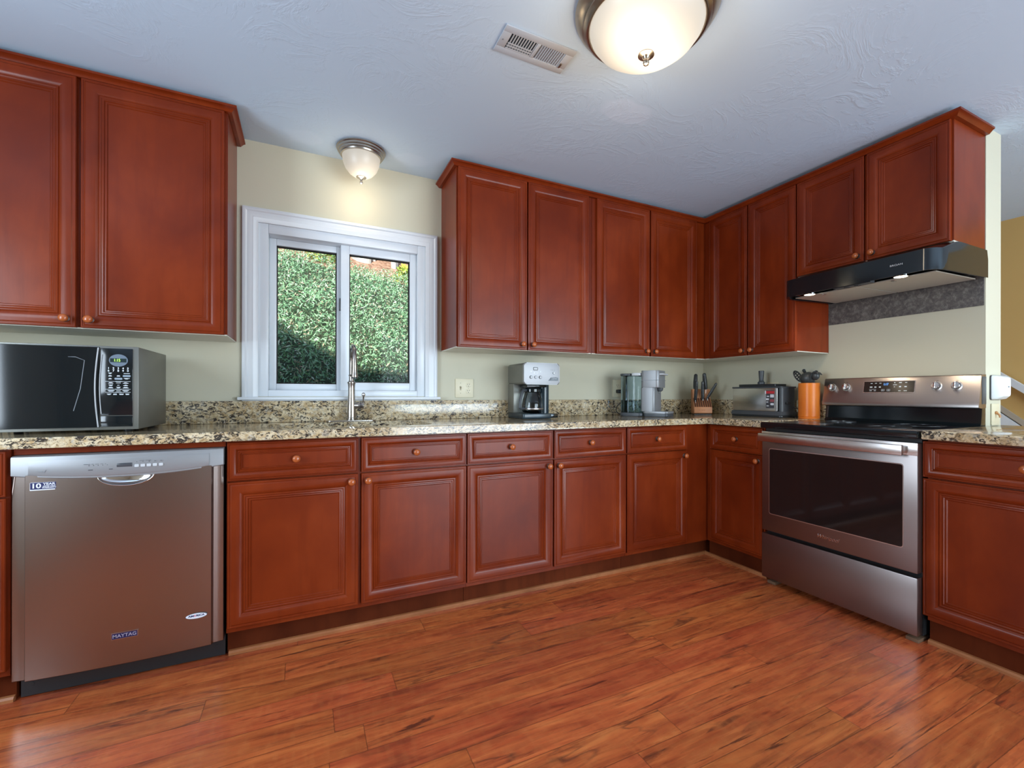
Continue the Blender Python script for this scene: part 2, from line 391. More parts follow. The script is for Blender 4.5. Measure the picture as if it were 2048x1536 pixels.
def text(name, s, size, loc, parent, m, rot=(PI/2, 0, 0), ext=0.0004, shear=0.0, sx=1.0, align='CENTER', bold=0.0):
    cu = bpy.data.curves.new(name, 'FONT'); cu.body = s; cu.size = size; cu.extrude = ext; cu.align_x = align; cu.align_y = 'CENTER'
    cu.shear = shear; cu.offset = bold
    t = bpy.data.objects.new('t', cu); C.objects.link(t)
    bpy.context.view_layer.update(); dg = bpy.context.evaluated_depsgraph_get()
    me = bpy.data.meshes.new_from_object(t.evaluated_get(dg)); bpy.data.objects.remove(t)
    me.materials.clear(); me.materials.append(m)
    o = bpy.data.objects.new(name, me); C.objects.link(o); o.parent = parent; o.location = loc; o.rotation_euler = rot; o.scale = (sx, 1, 1)
    return o
def ellipse(cx, cz, rx, rz, n=32): return [(cx + rx*math.cos(2*PI*k/n), cz + rz*math.sin(2*PI*k/n)) for k in range(n)]
def rrect(x0, x1, z0, z1, r, n=5):
    p = []
    for cx, cz, a0 in ((x1-r, z1-r, 0), (x0+r, z1-r, PI/2), (x0+r, z0+r, PI), (x1-r, z0+r, 1.5*PI)):
        for k in range(n+1): a = a0 + PI/2*k/n; p.append((cx + r*math.cos(a), cz + r*math.sin(a)))
    return p
RW = -PI/2      # things on the right wall: local x runs towards the viewer along -y, local -y faces the room

# ------------------------------------------------------------------ room shell
ZC = 2.405
struct(MB().box(-5.2, 2.0, -5.4, 1.4, -0.08, 0.0).build('floor', FLOOR, smooth=0))
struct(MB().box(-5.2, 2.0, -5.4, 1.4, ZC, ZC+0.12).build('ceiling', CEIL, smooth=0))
wb = struct(MB().box(-5.2, 1.75, 0.0, 0.16, 0.0, ZC).build('wall_back', WALL, smooth=0))
cut(wb, MB().box(-3.23, -2.35, -0.1, 0.3, 1.060, 1.980))
struct(MB().box(0.0, 0.170, -1.795, 0.0, 0.0, ZC).build('wall_right', WALL, smooth=0))
struct(MB().box(1.75, 1.91, -5.4, 1.4, 0.0, ZC).build('wall_stair', STAIRWALL, smooth=0))
wl_ = struct(MB().box(-5.2, -5.04, -5.4, 0.0, 0.0, ZC).build('wall_left', WALL, smooth=0))
cut(wl_, MB().box(-5.3, -4.9, -2.50, -1.40, 0.85, 2.05))
wr = struct(MB().box(-5.04, 1.75, -5.36, -5.2, 0.0, ZC).build('wall_rear', WALL, smooth=0))
cut(wr, MB().box(-1.90, 0.40, -5.5, -5.0, 0.08, 2.10)); cut(wr, MB().box(0.55, 1.45, -5.5, -5.0, 0.90, 2.10))
# unseen hipped house top and rear slab, shaped to cast the shadow on the bank
rf = MB()
rf.box(-9.5, 2.4, -8.6, 0.42, 2.60, 2.74)
ev = [(-9.5, -3.6, 2.74), (-2.64, -3.6, 2.74), (-2.64, 0.40, 2.74), (-9.5, 0.40, 2.74), (-4.72, -0.58, 5.12), (-9.5, -0.58, 5.12)]
V = [rf._v(p) for p in ev]
for f in ((0, 1, 4, 5), (1, 2, 4), (2, 3, 5, 4), (3, 0, 5), (3, 2, 1, 0)): rf.bm.faces.new([V[i] for i in f])
struct(rf.build('shade_roof', pmat('shade_roof_shingles', (0.09, 0.08, 0.075), 0.9), smooth=0))

def rear_window(name, x0, x1, z0, z1, n, axis='y', pos=-5.2):
    m = MB(); t = 0.05
    def bx(a0, a1, b0, b1):
        if axis == 'y': m.box(a0, a1, pos-0.06, pos+0.012, b0, b1, 0.003)
        else: m.box(pos-0.06, pos+0.012, a0, a1, b0, b1, 0.003)
    bx(x0-0.06, x0+t, z0-0.06, z1+0.06); bx(x1-t, x1+0.06, z0-0.06, z1+0.06); bx(x0+t, x1-t, z0-0.06, z0+t); bx(x0+t, x1-t, z1-t, z1+0.06)
    for k in range(1, n):
        xm = x0 + (x1-x0)*k/n; bx(xm-0.035, xm+0.035, z0+t, z1-t)
    o = struct(m.build(name, WHITE))
    g = MB()
    if axis == 'y': g.box(x0+t, x1-t, pos-0.034, pos-0.028, z0+t, z1-t)
    else: g.box(pos-0.034, pos-0.028, x0+t, x1-t, z0+t, z1-t)
    g.build('window_pane', PANE, o, smooth=0)
rear_window('unseen_door_1', -1.90, 0.40, 0.08, 2.10, 2)  # unseen opening, made up to frame the fill light behind the camera
rear_window('unseen_window_2', 0.55, 1.45, 0.90, 2.10, 2)  # unseen opening, added around the stair-side area light
rear_window('unseen_window_3', -2.50, -1.40, 0.85, 2.05, 2, 'x', -5.04)  # unseen opening, made up to frame the fill light on the left

# ------------------------------------------------------------------ kitchen window
wroot = MB()
cas = [(0, 0.0), (0.0, 0.020), (0.006, 0.024), (0.016, 0.024), (0.022, 0.018), (0.030, 0.020), (0.042, 0.016), (0.050, 0.018), (0.062, 0.013), (0.072, 0.012), (0.072, 0.0)]
x0, x1, z0, z1 = -3.302, -2.278, 1.055, 2.051
loops = []
for i, h in cas: loops.append([wroot._v((x0+i, -h, z0)), wroot._v((x0+i, -h, z1-i)), wroot._v((x1-i, -h, z1-i)), wroot._v((x1-i, -h, z0))])
for a, b in zip(loops, loops[1:]):
    for k in range(3): wroot.bm.faces.new([a[k], a[k+1], b[k+1], b[k]])
WIN = struct(wroot.build('window_1', WHITE))
MB().box(-3.320, -2.262, -0.042, 0.0, 1.041, 1.057, 0.004).box(-3.302, -2.278, -0.020, 0.0, 1.022, 1.041, 0.003).build('window_sill', WHITE, WIN)
f = MB()
f.box(-3.232, -3.184, 0.0, 0.15, 1.058, 1.982, 0.003).box(-2.396, -2.348, 0.0, 0.15, 1.058, 1.982, 0.003)
f.box(-3.184, -2.396, 0.0, 0.15, 1.930, 1.982, 0.003).box(-3.184, -2.396, 0.0, 0.15, 1.058, 1.094, 0.003)
f.build('window_frame', VINYL, WIN)
def sash(xa, xb, za, zb, y0, y1, l, r, t, b, lab):
    m = MB()
    m.box(xa, xa+l, y0, y1, za, zb, 0.003).box(xb-r, xb, y0, y1, za, zb, 0.003)
    m.box(xa+l, xb-r, y0, y1, zb-t, zb, 0.003).box(xa+l, xb-r, y0, y1, za, za+b, 0.003)
    s_ = m.build('sash', VINYL, WIN, label=lab)
    g = MB(); q = 0.005
    for (a, c_, d, e) in ((xa+l-.001, xa+l+q, za+b, zb-t), (xb-r-q, xb-r+.001, za+b, zb-t)): g.box(a, c_, y0+.012, y1-.004, d, e)
    g.box(xa+l, xb-r, y0+.012, y1-.004, zb-t-q, zb-t+.001).box(xa+l, xb-r, y0+.012, y1-.004, za+b-.001, za+b+q)
    g.build('glass_border', DARKGAP, s_, smooth=0)  # thin dark strip round the edge of the glass
    MB().box(xa+l-.004, xb-r+.004, y1-.022, y1-.016, za+b-.004, zb-t+.004).build('window_pane', PANE, s_, smooth=0)
    return s_
sash(-3.184, -2.800, 1.094, 1.930, 0.078, 0.118, 0.034, 0.045, 0.036, 0.036, 'white vinyl sash behind, on the left')
s2 = sash(-2.826, -2.396, 1.094, 1.930, 0.030, 0.070, 0.046, 0.040, 0.046, 0.046, 'white vinyl sliding sash in front, on the right')
MB().box(-2.834, -2.826, 0.036, 0.060, 1.555, 1.625, 0.002).build('latch', DGREY, s2)

# ------------------------------------------------------------------ mouldings on the floor
struct(MB().prism([(-0.5665, 0.0), (-0.582, 0.0), (-0.582, 0.010), (-0.5765, 0.017), (-0.5665, 0.019)], 'x', -3.286, -0.580).build('trim_1', SHOE))
struct(MB().prism([(-0.5665, 0.0), (-0.582, 0.0), (-0.582, 0.010), (-0.5765, 0.017), (-0.5665, 0.019)], 'x', -4.5, -3.912).build('trim_2', SHOE))
struct(MB().prism([(-0.5865, 0.0), (-0.602, 0.0), (-0.602, 0.010), (-0.5965, 0.017), (-0.5865, 0.019)], 'y', -1.040, -0.560).build('trim_3', SHOE))
struct(MB().prism([(-0.5865, 0.0), (-0.602, 0.0), (-0.602, 0.010), (-0.5965, 0.017), (-0.5865, 0.019)], 'y', -2.50, -1.812).build('trim_4', SHOE))

# ------------------------------------------------------------------ cabinets
PROF = [(0, 0.0), (0, 0.0165), (0.0025, 0.019), (0.0065, 0.019), (0.008, 0.0172), (0.0105, 0.0172), (0.0145, 0.0202), (0.026, 0.0212), (0.040, 0.0190), (0.050, 0.0140),
        (0.0535, 0.0105), (0.0555, 0.0130), (0.0600, 0.0138), (0.0635, 0.0112), (0.0650, 0.0120), (0.0695, 0.0124), (0.0725, 0.0085), (0.0745, 0.0092), (0.0785, 0.0090), (0.0815, 0.0052)]
def prof(sc, mx=None): return [(i*sc, h) for i, h in PROF]
def knob(x, z, yf, parent, off):
    k = MB(off); q = 1.14
    k.lathe([(r*q, h*q) for r, h in ((0.0125, 0.0), (0.0125, -0.002), (0.0080, -0.004), (0.0060, -0.007), (0.0062, -0.011), (0.0105, -0.0145), (0.0118, -0.0165))], (x, yf, z), 'y', 20, 1)
    k.lathe([(r*q, h*q) for r, h in ((0.0118, -0.0165), (0.0136, -0.0175), (0.0136, -0.0205), (0.0115, -0.0240), (0.0070, -0.0265), (0.0015, -0.0275))], (x, yf, z), 'y', 20, 0)
    k.build('knob', [KNOB, KNOBR], parent)
def front(name, x0, x1, z0, z1, yb, parent, off, kn, sc=1.0):
    d = MB(off).rings(x0, x1, z0, z1, yb, prof(sc)).build(name, CHERRY, parent, smooth=28)
    if kn: knob(kn[0], kn[1], yb-0.0200 if name == 'door' else yb-0.0055, d, off)
    return d
def place(wall, xc, z0):
    return ((xc, 0, z0), 0.0) if wall == 'B' else ((0, -xc, z0), RW)

def base_cabinet(wall, x0, x1, units, label, toe, bx0=None, bx1=None, yf=0.605, hollow=None):
    """units = [(door x0, x1, knob side)], all in wall coordinates"""
    xc = (x0+x1)/2; loc, rz = place(wall, xc, 0); off = (xc, 0, 0)
    t = thing('base_cabinet', label, 'cabinet', loc, rz, 'cherry base cabinets')
    bx0 = x0 if bx0 is None else bx0; bx1 = x1 if bx1 is None else bx1
    MB(off).box(bx0+.0005, bx1-.0005, -yf, -0.003, 0.105, 0.8835).build('body', CHERRY, t, smooth=0)
    if hollow: cut([o for o in t.children][0], MB(off).box(*hollow))
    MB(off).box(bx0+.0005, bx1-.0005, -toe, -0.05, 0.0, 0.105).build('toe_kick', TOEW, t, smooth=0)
    for a, b, ks in units:
        dr = front('drawer', a, b, 0.7215, 0.8755, -yf, t, off, ((a+b)/2, 0.798), 0.62)
        kx = b-0.028 if ks == 'r' else a+0.028
        front('door', a, b, 0.1270, 0.7150, -yf, t, off, (kx, 0.683))
    return t
YBF = 0.605
base_cabinet('B', -4.50, -3.909, [(-4.495, -3.9150, 'l')], 'cherry base cabinet left of the dishwasher, only a sliver in view', 0.5665)
base_cabinet('B', -3.291, -2.2850, [(-3.2860, -2.7940, 'r'), (-2.7800, -2.2880, 'l')], 'wide two-door cherry base cabinet under the sink and window, right of the dishwasher', 0.5665, hollow=(-3.20, -2.39, -0.58, -0.10, 0.60, 0.95))
base_cabinet('B', -2.2845, -1.2910, [(-2.2820, -1.7940, 'r'), (-1.7850, -1.2960, 'l')], 'two-door cherry base cabinet below the carafe coffee maker, right of the sink cabinet', 0.5665)
c3 = base_cabinet('B', -1.2905, -0.0030, [(-1.2860, -0.8050, 'r')], 'one-door cherry base cabinet running into the inside corner, with a plain filler panel', 0.5665)
base_cabinet('R', 0.6405, 1.0345, [(0.6410, 1.0260, 'r')], 'narrow one-door cherry base cabinet between the inside corner and the range', 0.5865, bx0=0.606, bx1=1.0345)
base_cabinet('R', 1.8130, 2.44, [(1.8020, 2.4300, 'r')], 'cherry base cabinet right of the range, under the peninsula counter', 0.5865, bx0=1.8130)

def wall_cabinet(wall, x0, x1, doors, z0, z1, label, depth, open_side=None, kz=None):
    xc = (x0+x1)/2; loc, rz = place(wall, xc, z0); off = (xc, 0, z0)
    t = thing('wall_cabinet', label, 'cabinet', loc, rz, 'cherry wall cabinets')
    yf = depth-0.020
    MB(off).box(x0+.0005, x1-.0005, -yf, -0.003, z0+0.004, z1).build('body', CHERRY, t, smooth=0)
    MB(off).box(x0+.003, x1-.003, -yf+.003, -0.004, z0-0.001, z0+0.0045).build('underside', UNDER, t, smooth=0, label='pale grey cabinet underside')
    for a, b, ks in doors:
        kx = b-0.030 if ks == 'r' else a+0.030
        front('door', a, b, z0+0.001, 2.3560, -yf, t, off, (kx, z0+0.034))
    return t
UZ = 1.3400; TOP = 2.375
wall_cabinet('B', -4.330, -3.3255, [(-4.320, -3.8370, 'r'), (-3.8230, -3.3370, 'l')], UZ, TOP, 'large two-door cherry wall cabinet above the microwave, left of the window', 0.333)
wall_cabinet('B', -2.2500, -1.3380, [(-2.2420, -1.8135, 'r'), (-1.8040, -1.3700, 'l')], UZ, TOP, 'two-door cherry wall cabinet right of the window, above the carafe coffee maker', 0.333)
wall_cabinet('B', -1.3370, -0.0030, [(-1.3050, -0.8655, 'r'), (-0.8525, -0.4185, 'l')], UZ, TOP, 'two-door cherry wall cabinet in the inside corner, above the pod coffee brewer', 0.333)
wall_cabinet('R', 0.3140, 1.0380, [(0.3690, 0.6935, 'r'), (0.7030, 1.0370, 'l')], UZ, TOP, 'narrow two-door cherry wall cabinet above the toaster', 0.340)
wall_cabinet('R', 1.0385, 1.7930, [(1.0460, 1.4175, 'r'), (1.4310, 1.7850, 'l')], 1.7900, TOP, 'short two-door cherry wall cabinet above the black range hood', 0.340)

# crown mouldings (mitred round the open ends)
CRP = [(0.0, 0.0), (0.016, 0.001), (0.020, 0.006), (0.030, 0.016), (0.036, 0.018), (0.036, 0.027), (0.0, 0.027)]   # (outwards, up)
def crown(path, z, label, name='crown_moulding'):
    """path: list of (x, y, nx, ny) where n is the outward mitre direction"""
    m = MB(); secs = []
    for x, y, nx, ny in path: secs.append([m._v((x+nx*o, y+ny*o, z+h)) for o, h in CRP])
    k = len(CRP)
    for a, b in zip(secs, secs[1:]):
        for i in range(k): m.bm.faces.new([a[i], a[(i+1) % k], b[(i+1) % k], b[i]])
    m.bm.faces.new(secs[0]); m.bm.faces.new(list(reversed(secs[-1])))
    bmesh.ops.recalc_face_normals(m.bm, faces=m.bm.faces)
    o = m.build(name, CHERRY, smooth=40); tag(o, label, 'moulding', 'cherry crown mouldings'); return o
ZK = 2.3565
crown([(-4.33, -0.3130, 0, -1), (-3.325, -0.3130, 1, -1), (-3.325, -0.003, 1, 0)], ZK, 'cherry crown moulding on top of the wall cabinet left of the window')
crown([(-2.2505, -0.003, -1, 0), (-2.2505, -0.3130, -1, -1), (-0.3205, -0.3130, -1, -1), (-0.3205, -1.7935, -1, -1), (-0.003, -1.7935, 0, -1)], ZK, 'long cherry crown moulding on the L-shaped run of wall cabinets right of the window')

# rail over the dishwasher
tag(MB().box(-3.905, -3.294, -0.600, -0.560, 0.860, 0.8835).build('cabinet_rail', CHERRY, smooth=0), 'thin cherry rail over the dishwasher, under the granite counter', 'cabinet trim')

# ------------------------------------------------------------------ counters
CT0, CT1 = 0.8840, 0.9220
ct = MB(); ct.prism([(-4.55, -0.650), (-0.650, -0.650), (-0.650, -1.0435), (-0.0025, -1.0435), (-0.0025, -0.0025), (-4.55, -0.0025)], 'z', CT0, CT1, 0.006, 3)
cto = ct.build('countertop', GRANITE); cut(cto, MB().prism(rrect(-3.165, -2.425, -0.545, -0.150, 0.07, 6), 'z', 0.8, 1.0))
tag(cto, 'L-shaped granite countertop with sink cut-out, from the microwave to the range', 'countertop')
cp = MB().prism([(-0.650, -2.47), (-0.650, -1.8085), (-0.002, -1.8085), (-0.002, -1.797), (0.172, -1.797), (0.172, -2.47)], 'z', CT0, CT1, 0.006, 3).build('countertop', GRANITE)
tag(cp, 'granite peninsula countertop right of the range, in front of the wall end', 'countertop')
tag(MB().box(-4.55, -0.0025, -0.0225, -0.0025, CT1, 1.0360, 0.002).build('backsplash', GRANITE), 'long low granite backsplash under the kitchen window', 'backsplash')
tag(MB().box(-0.0225, -0.0025, -1.0360, -0.0235, CT1, 1.0360, 0.002).build('backsplash', GRANITE), 'short granite backsplash behind the toaster and utensil crock', 'backsplash')
sk = MB(); sk.prism(rrect(-3.170, -2.420, -0.550, -0.145, 0.072, 6), 'z', 0.70, 0.8835)
sko = sk.build('sink', STEEL); cut(sko, MB().prism(rrect(-3.164, -2.426, -0.544, -0.151, 0.068, 6), 'z', 0.703, 0.95)); tag(sko, 'undermount steel sink bowl in the granite counter below the window', 'sink')

# ------------------------------------------------------------------ faucet
FX, FY = -2.778, -0.095
t = thing('kitchen_faucet', 'brushed nickel pull-down kitchen faucet standing behind the sink', 'faucet', (FX, FY, CT1))
MB().prism(rrect(-0.128, 0.128, -0.030, 0.030, 0.028, 8), 'z', 0.0003, 0.007, 0.002).build('deck_plate', NICKEL, t)
b = MB().lathe([(0.030, 0.007), (0.030, 0.011), (0.0255, 0.013), (0.0255, 0.020), (0.0240, 0.022), (0.0238, 0.060), (0.0205, 0.110), (0.0185, 0.150), (0.0180, 0.185), (0.0195, 0.205), (0.0225, 0.213), (0.0225, 0.217), (0.0150, 0.222), (0.0130, 0.230), (0.0125, 0.248), (0.0165, 0.254), (0.0120, 0.260)], (0, 0, 0), 'z', 32)
b.build('body', NICKEL, t)
pts = [(0, 0, 0.255), (0, -0.002, 0.31)]
for k in range(0, 13):
    a = PI*k/12; pts.append((0, -0.085 + 0.083*math.cos(a), 0.325 + 0.082*math.sin(a)))
pts += [(0, -0.168, 0.315)]
MB().tube(pts, 0.0115, 16).build('spout', NICKEL, t)
sh = MB().lathe([(0.0120, 0.325), (0.0128, 0.318), (0.0132, 0.300), (0.0140, 0.275), (0.0160, 0.255), (0.0175, 0.246), (0.0175, 0.240), (0.0150, 0.238)], (0, -0.168, 0), 'z', 28).build('spray_head', NICKEL, t)
MB().lathe([(0.0152, 0.2385), (0.0150, 0.232), (0.004, 0.231)], (0, -0.168, 0), 'z', 24).build('nozzle', BLACK, sh)
h = MB().lathe([(0.017, 0.012), (0.0165, 0.030), (0.0155, 0.046), (0.0165, 0.048), (0.0165, 0.062), (0.010, 0.064)], (0, -0.002, 0.088), 'x', 24).build('handle_valve', NICKEL, t)
MB().lathe([(0.0170, 0.0455), (0.0172, 0.0485)], (0, -0.002, 0.088), 'x', 24).build('valve_ring', BLACK, h)
MB().tube([(0.058, -0.002, 0.098), (0.060, -0.008, 0.120), (0.061, -0.012, 0.140)], [0.0045, 0.004, 0.0055], 12).sphere((0.061, -0.013, 0.148), 0.0105, (1, 1, 1.15), 16).build('lever', CHROME, t)

# ------------------------------------------------------------------ dishwasher
DX = -3.5985
t = thing('dishwasher', 'stainless steel dishwasher with silver control panel and blue stickers', 'dishwasher', (DX, 0, 0))
MB().box(-0.298, 0.298, -0.560, -0.05, 0.085, 0.855).build('tub', DARKGAP, t, smooth=0)
MB().box(-0.300, 0.300, -0.5665, -0.50, 0.004, 0.085).lathe([(0.006, 0), (0.006, -0.002)], (-0.272, -0.5665, 0.045), 'y', 12).lathe([(0.006, 0), (0.006, -0.002)], (0.272, -0.5665, 0.045), 'y', 12).build('toe_panel', BLACK, t)
def dwy(x, add=0.0):      # bowed front, flat flanges at both sides
    ax = abs(x)
    if ax > 0.290: return -(0.624 + add)
    if ax > 0.268: s = (0.290-ax)/0.022; return -(0.624 + 0.004*s + add)
    if ax > 0.262: s = (0.268-ax)/0.006; return -(0.628 + 0.012*s + add)
    return -(0.640 + 0.012*(1-(ax/0.262)**2) + add)
XS = [-0.300, -0.290, -0.279, -0.268, -0.266, -0.264, -0.262] + [-0.262 + 0.524*k/24 for k in range(1, 24)] + [0.262, 0.264, 0.266, 0.268, 0.279, 0.290, 0.300]
m = MB(); rows = []
for z in (0.0865, 0.090, 0.70, 0.792): rows.append([(x, dwy(x) if z > 0.087 else dwy(x)+0.004, z) for x in XS])
m.grid(rows)
back = [(x, -0.575, 0.0865) for x in XS]
m.grid([back, rows[0]])
m.grid([[(-0.300, -0.575, z) for z in (0.0865, 0.792)], [(-0.300, dwy(0.3), z) for z in (0.0865, 0.792)]])
m.grid([[(0.300, dwy(0.3), z) for z in (0.0865, 0.792)], [(0.300, -0.575, z) for z in (0.0865, 0.792)]])
dwd = m.build('door', STEELV, t, smooth=20)
# control panel, its lower edge sags in the middle
def zlow(x): return 0.790 - 0.019*(1-(abs(x)/0.30)**2.2)
m = MB(); XP = [-0.301 + 0.602*k/40 for k in range(41)]
def py(x): return -(0.632 + 0.026*(1-(abs(x)/0.301)**2))
def ring(o, dy): return [(x, py(x)-dy, 0) for x in XP]
cols = [[(x, -0.575, 0.858) for x in XP], [(x, py(x)+0.010, 0.858) for x in XP], [(x, py(x)+0.002, 0.855) for x in XP], [(x, py(x), 0.850) for x in XP], [(x, py(x), zlow(x)+0.003) for x in XP], [(x, py(x)+0.003, zlow(x)) for x in XP], [(x, -0.6, zlow(x)) for x in XP]]
m.grid(cols)
for sx in (0, -1): m.bm.faces.new([m._v(c[sx]) for c in cols])
bmesh.ops.recalc_face_normals(m.bm, faces=m.bm.faces)
cpn = m.build('control_panel', SILVER, t, smooth=30)
m = MB(); XI = [-0.257 + 0.514*k/40 for k in range(41)]
def zl2(x): return zlow(x) + 0.009
r_ = []
for q, dy in ((0, -0.001), (0.0025, 0.0028), (0.006, 0.0022)):
    r_.append((q, dy))
rows = [[(x*(1-0.004*0), py(x)+0.0006, 0.843) for x in XI], [(x*0.992, py(x)-0.0022, 0.836) for x in XI], [(x*0.99, py(x)-0.0022, zl2(x)+0.003) for x in XI], [(x, py(x)-0.0006, zl2(x)-0.001) for x in XI], [(x, py(x)+0.002, zl2(x)-0.0035) for x in XI]]
m.grid(rows); bmesh.ops.recalc_face_normals(m.bm, faces=m.bm.faces)
m.build('button_strip', SILVER, cpn, smooth=25)
def cp_flat(name, x0, x1, z0, z1, mat_, parent, d=0.0035):
    m = MB(); xs = [x0 + (x1-x0)*k/6 for k in range(7)]
    m.grid([[(x, py(x)-d, z) for x in xs] for z in (z0, z1)]); bmesh.ops.recalc_face_normals(m.bm, faces=m.bm.faces)
    return m.build(name, mat_, parent, smooth=0)
m = MB().box(-0.017, 0.026, py(0)-0.0036, py(0)-0.001, 0.8075, 0.8215, 0.001); m.build('display', pmat('lcd_dark', (0.06, 0.065, 0.075), 0.25), cpn)
for k in range(5):
    x = 0.033 + k*0.0175
    MB().prism(rrect(x, x+0.0125, 0.8045, 0.8145, 0.002, 3), 'y', py(x)-0.0036, py(x)-0.001).build('button', LGREY, cpn, smooth=0)
m = MB()
for k in range(5): m.box(0.0385+k*0.0175, 0.0405+k*0.0175, py(0.07)-0.0036, py(0.07)-0.002, 0.8225, 0.8245)
for k in range(6): m.box(-0.094+k*0.0125, -0.092+k*0.0125, py(0.08)-0.0036, py(0.08)-0.001, 0.8165, 0.8185)
for a, b_ in ((-0.107, -0.09), (-0.086, -0.080), (-0.076, -0.066), (-0.062, -0.054), (-0.050, -0.044), (0.030, 0.043), (0.047, 0.061), (0.064, 0.080)): m.box(a, b_, py(0.08)-0.0034, py(0.08)-0.001, 0.8215 if a < 0 else 0.8265, 0.8225 if a < 0 else 0.8275)
m.box(-0.095, -0.083, py(0.09)-0.0034, py(0.09)-0.001, 0.8005, 0.8030).box(-0.038, -0.028, py(0.04)-0.0034, py(0.04)-0.001, 0.8005, 0.8030)
m.build('button_lettering', INKD, cpn, smooth=0)
m = MB().prism([(-0.228, 0.803), (-0.216, 0.803), (-0.216, 0.8045), (-0.228, 0.8045)], 'y', py(0.22)-0.0036, py(0.22)-0.001).prism([(-0.216, 0.8005), (-0.2075, 0.8095), (-0.2065, 0.8095), (-0.2115, 0.8005)], 'y', py(0.21)-0.0036, py(0.21)-0.001)
m.build('panel_mark', MGREY, cpn, smooth=0)
# chrome finger pocket under the panel
hp = MB(); rows = []
for j in range(9):
    v = PI/2*j/8; rows.append([])
    for k in range(25):
        u = PI*k/24
        rows[-1].append((0.008 - 0.079*math.cos(u)*math.cos(v), -0.6545 + 0.020*math.sin(v), 0.775 - 0.036*math.sin(u)*math.cos(v)**0.7 if j < 8 else 0.775))
hp.grid(rows)
for f_ in hp.bm.faces: f_.normal_flip()
hp.tube([(0.008 - 0.0795*math.cos(PI*k/24), -0.6535, 0.775 - 0.0365*math.sin(PI*k/24)) for k in range(25)], 0.0018, 8)
hpo = hp.build('pocket_handle', CHROME, t, smooth=50)
cut(dwd, MB().prism([(0.008 - 0.079*math.cos(PI*k/24), 0.776 - 0.0355*math.sin(PI*k/24)) for k in range(25)], 'y', -0.70, -0.618))
# stickers and badge
def slab(name, poly, y0, y1, mat_, parent, bev=0.0, label=None): return MB().prism(poly, 'y', y0, y1, bev).build(name, mat_, parent, smooth=0, label=label)
sx, sz, sy = -0.2145, 0.7535, dwy(0.19)-0.0003
st = slab('sticker', rrect(sx-0.034, sx+0.034, sz-0.0135, sz+0.0135, 0.001, 2), sy, dwy(0.245)+0.004, STWHITE, t, label='small blue and white warranty sticker')
slab('sticker_print', rrect(sx-0.033, sx+0.0318, sz-0.0100, sz+0.0132, 0.001, 2), sy-0.0004, sy+0.0006, BLUEST, st)
text('sticker_text', '10', 0.0225, (sx-0.0185, sy-0.0008, sz+0.0015), st, STWHITE, sx=1.15, bold=0.0006)
text('sticker_text', 'YEAR', 0.0105, (sx+0.0145, sy-0.0008, sz+0.0070), st, STWHITE, sx=1.22, bold=0.0003)
text('sticker_text', 'LIMITED PARTS', 0.0050, (sx+0.0145, sy-0.0008, sz-0.0004), st, STWHITE, sx=0.95, bold=0.0002)
text('sticker_text', 'WARRANTY', 0.0062, (sx+0.0145, sy-0.0008, sz-0.0056), st, STWHITE, sx=1.03, bold=0.0002)
by = dwy(0)-0.0003; bxc, bz = 0.0045, 0.1935
bd = slab('badge', rrect(bxc-0.038, bxc+0.038, bz-0.0115, bz+0.0115, 0.001, 2), by-0.0016, by+0.004, STEEL, t, label='dark blue maker badge with silver rim')
slab('badge_plate', rrect(bxc-0.0362, bxc+0.0362, bz-0.0098, bz+0.0098, 0.0008, 2), by-0.0020, by, pmat('badge_blue', (0.010, 0.008, 0.055), 0.5), bd)
text('badge_text', 'MAYTAG', 0.0165, (bxc, by-0.0022, bz-0.0003), bd, pmat('badge_letter', (0.34, 0.29, 0.36), 0.5), sx=1.02, bold=0.0001)
oxc, oz = 0.2165, 0.2140; oy = dwy(0.185)-0.0003
ov = slab('sticker', ellipse(oxc, oz, 0.0345, 0.0108), oy, dwy(0.25)+0.003, INKD, t, label='oval white sticker with lettering')
slab('sticker_print', ellipse(oxc, oz, 0.0332, 0.0098), oy-0.0004, oy+0.001, STWHITE, ov)
text('sticker_text', 'AM', 0.0098, (oxc-0.0168, oy-0.0008, oz+0.0010), ov, BLUEST, sx=1.25, bold=0.0003)
text('sticker_text', 'E', 0.0098, (oxc-0.0045, oy-0.0008, oz+0.0010), ov, pmat('pale_red', (0.6, 0.22, 0.28), 0.5), sx=1.25, bold=0.0003)
text('sticker_text', 'RICA', 0.0098, (oxc+0.0125, oy-0.0008, oz+0.0010), ov, BLUEST, sx=1.2, bold=0.0003)

# ------------------------------------------------------------------ microwave
t = thing('microwave', 'black and grey microwave oven on the counter left of the window', 'microwave', (-3.865, -0.28, CT1))
# local: x -0.265..0.265, front y -0.20, back y 0.20
MB().box(-0.265, 0.265, -0.190, 0.200, 0.010, 0.336, 0.003).build('case', MWSIDE, t)
for sx in (-0.22, 0.22):
    for sy in (-0.15, 0.16): MB().lathe([(0.014, 0.0004), (0.016, 0.011)], (sx, sy, 0), 'z', 14).build('foot', BLACK, t)
MB().box(-0.265, 0.265, -0.200, -0.1905, 0.010, 0.336, 0.002).build('front_frame', MWSIDE, t)
dm = MB(); n_ = 20
def mdy(x): return -0.2015 - 0.010*(1-((x+0.055)/0.205)**2)
xs = [-0.262 + 0.410*k/n_ for k in range(n_+1)]
rw = [[(x, -0.200, 0.020) for x in xs], [(x, mdy(x), 0.022) for x in xs], [(x, mdy(x), 0.328) for x in xs], [(x, -0.200, 0.331) for x in xs]]
dm.grid(rw)
for e in (0, -1): dm.bm.faces.new([dm._v(r[e]) for r in rw])
bmesh.ops.recalc_face_normals(dm.bm, faces=dm.bm.faces)
md = dm.build('door', BLACKG, t, smooth=30)
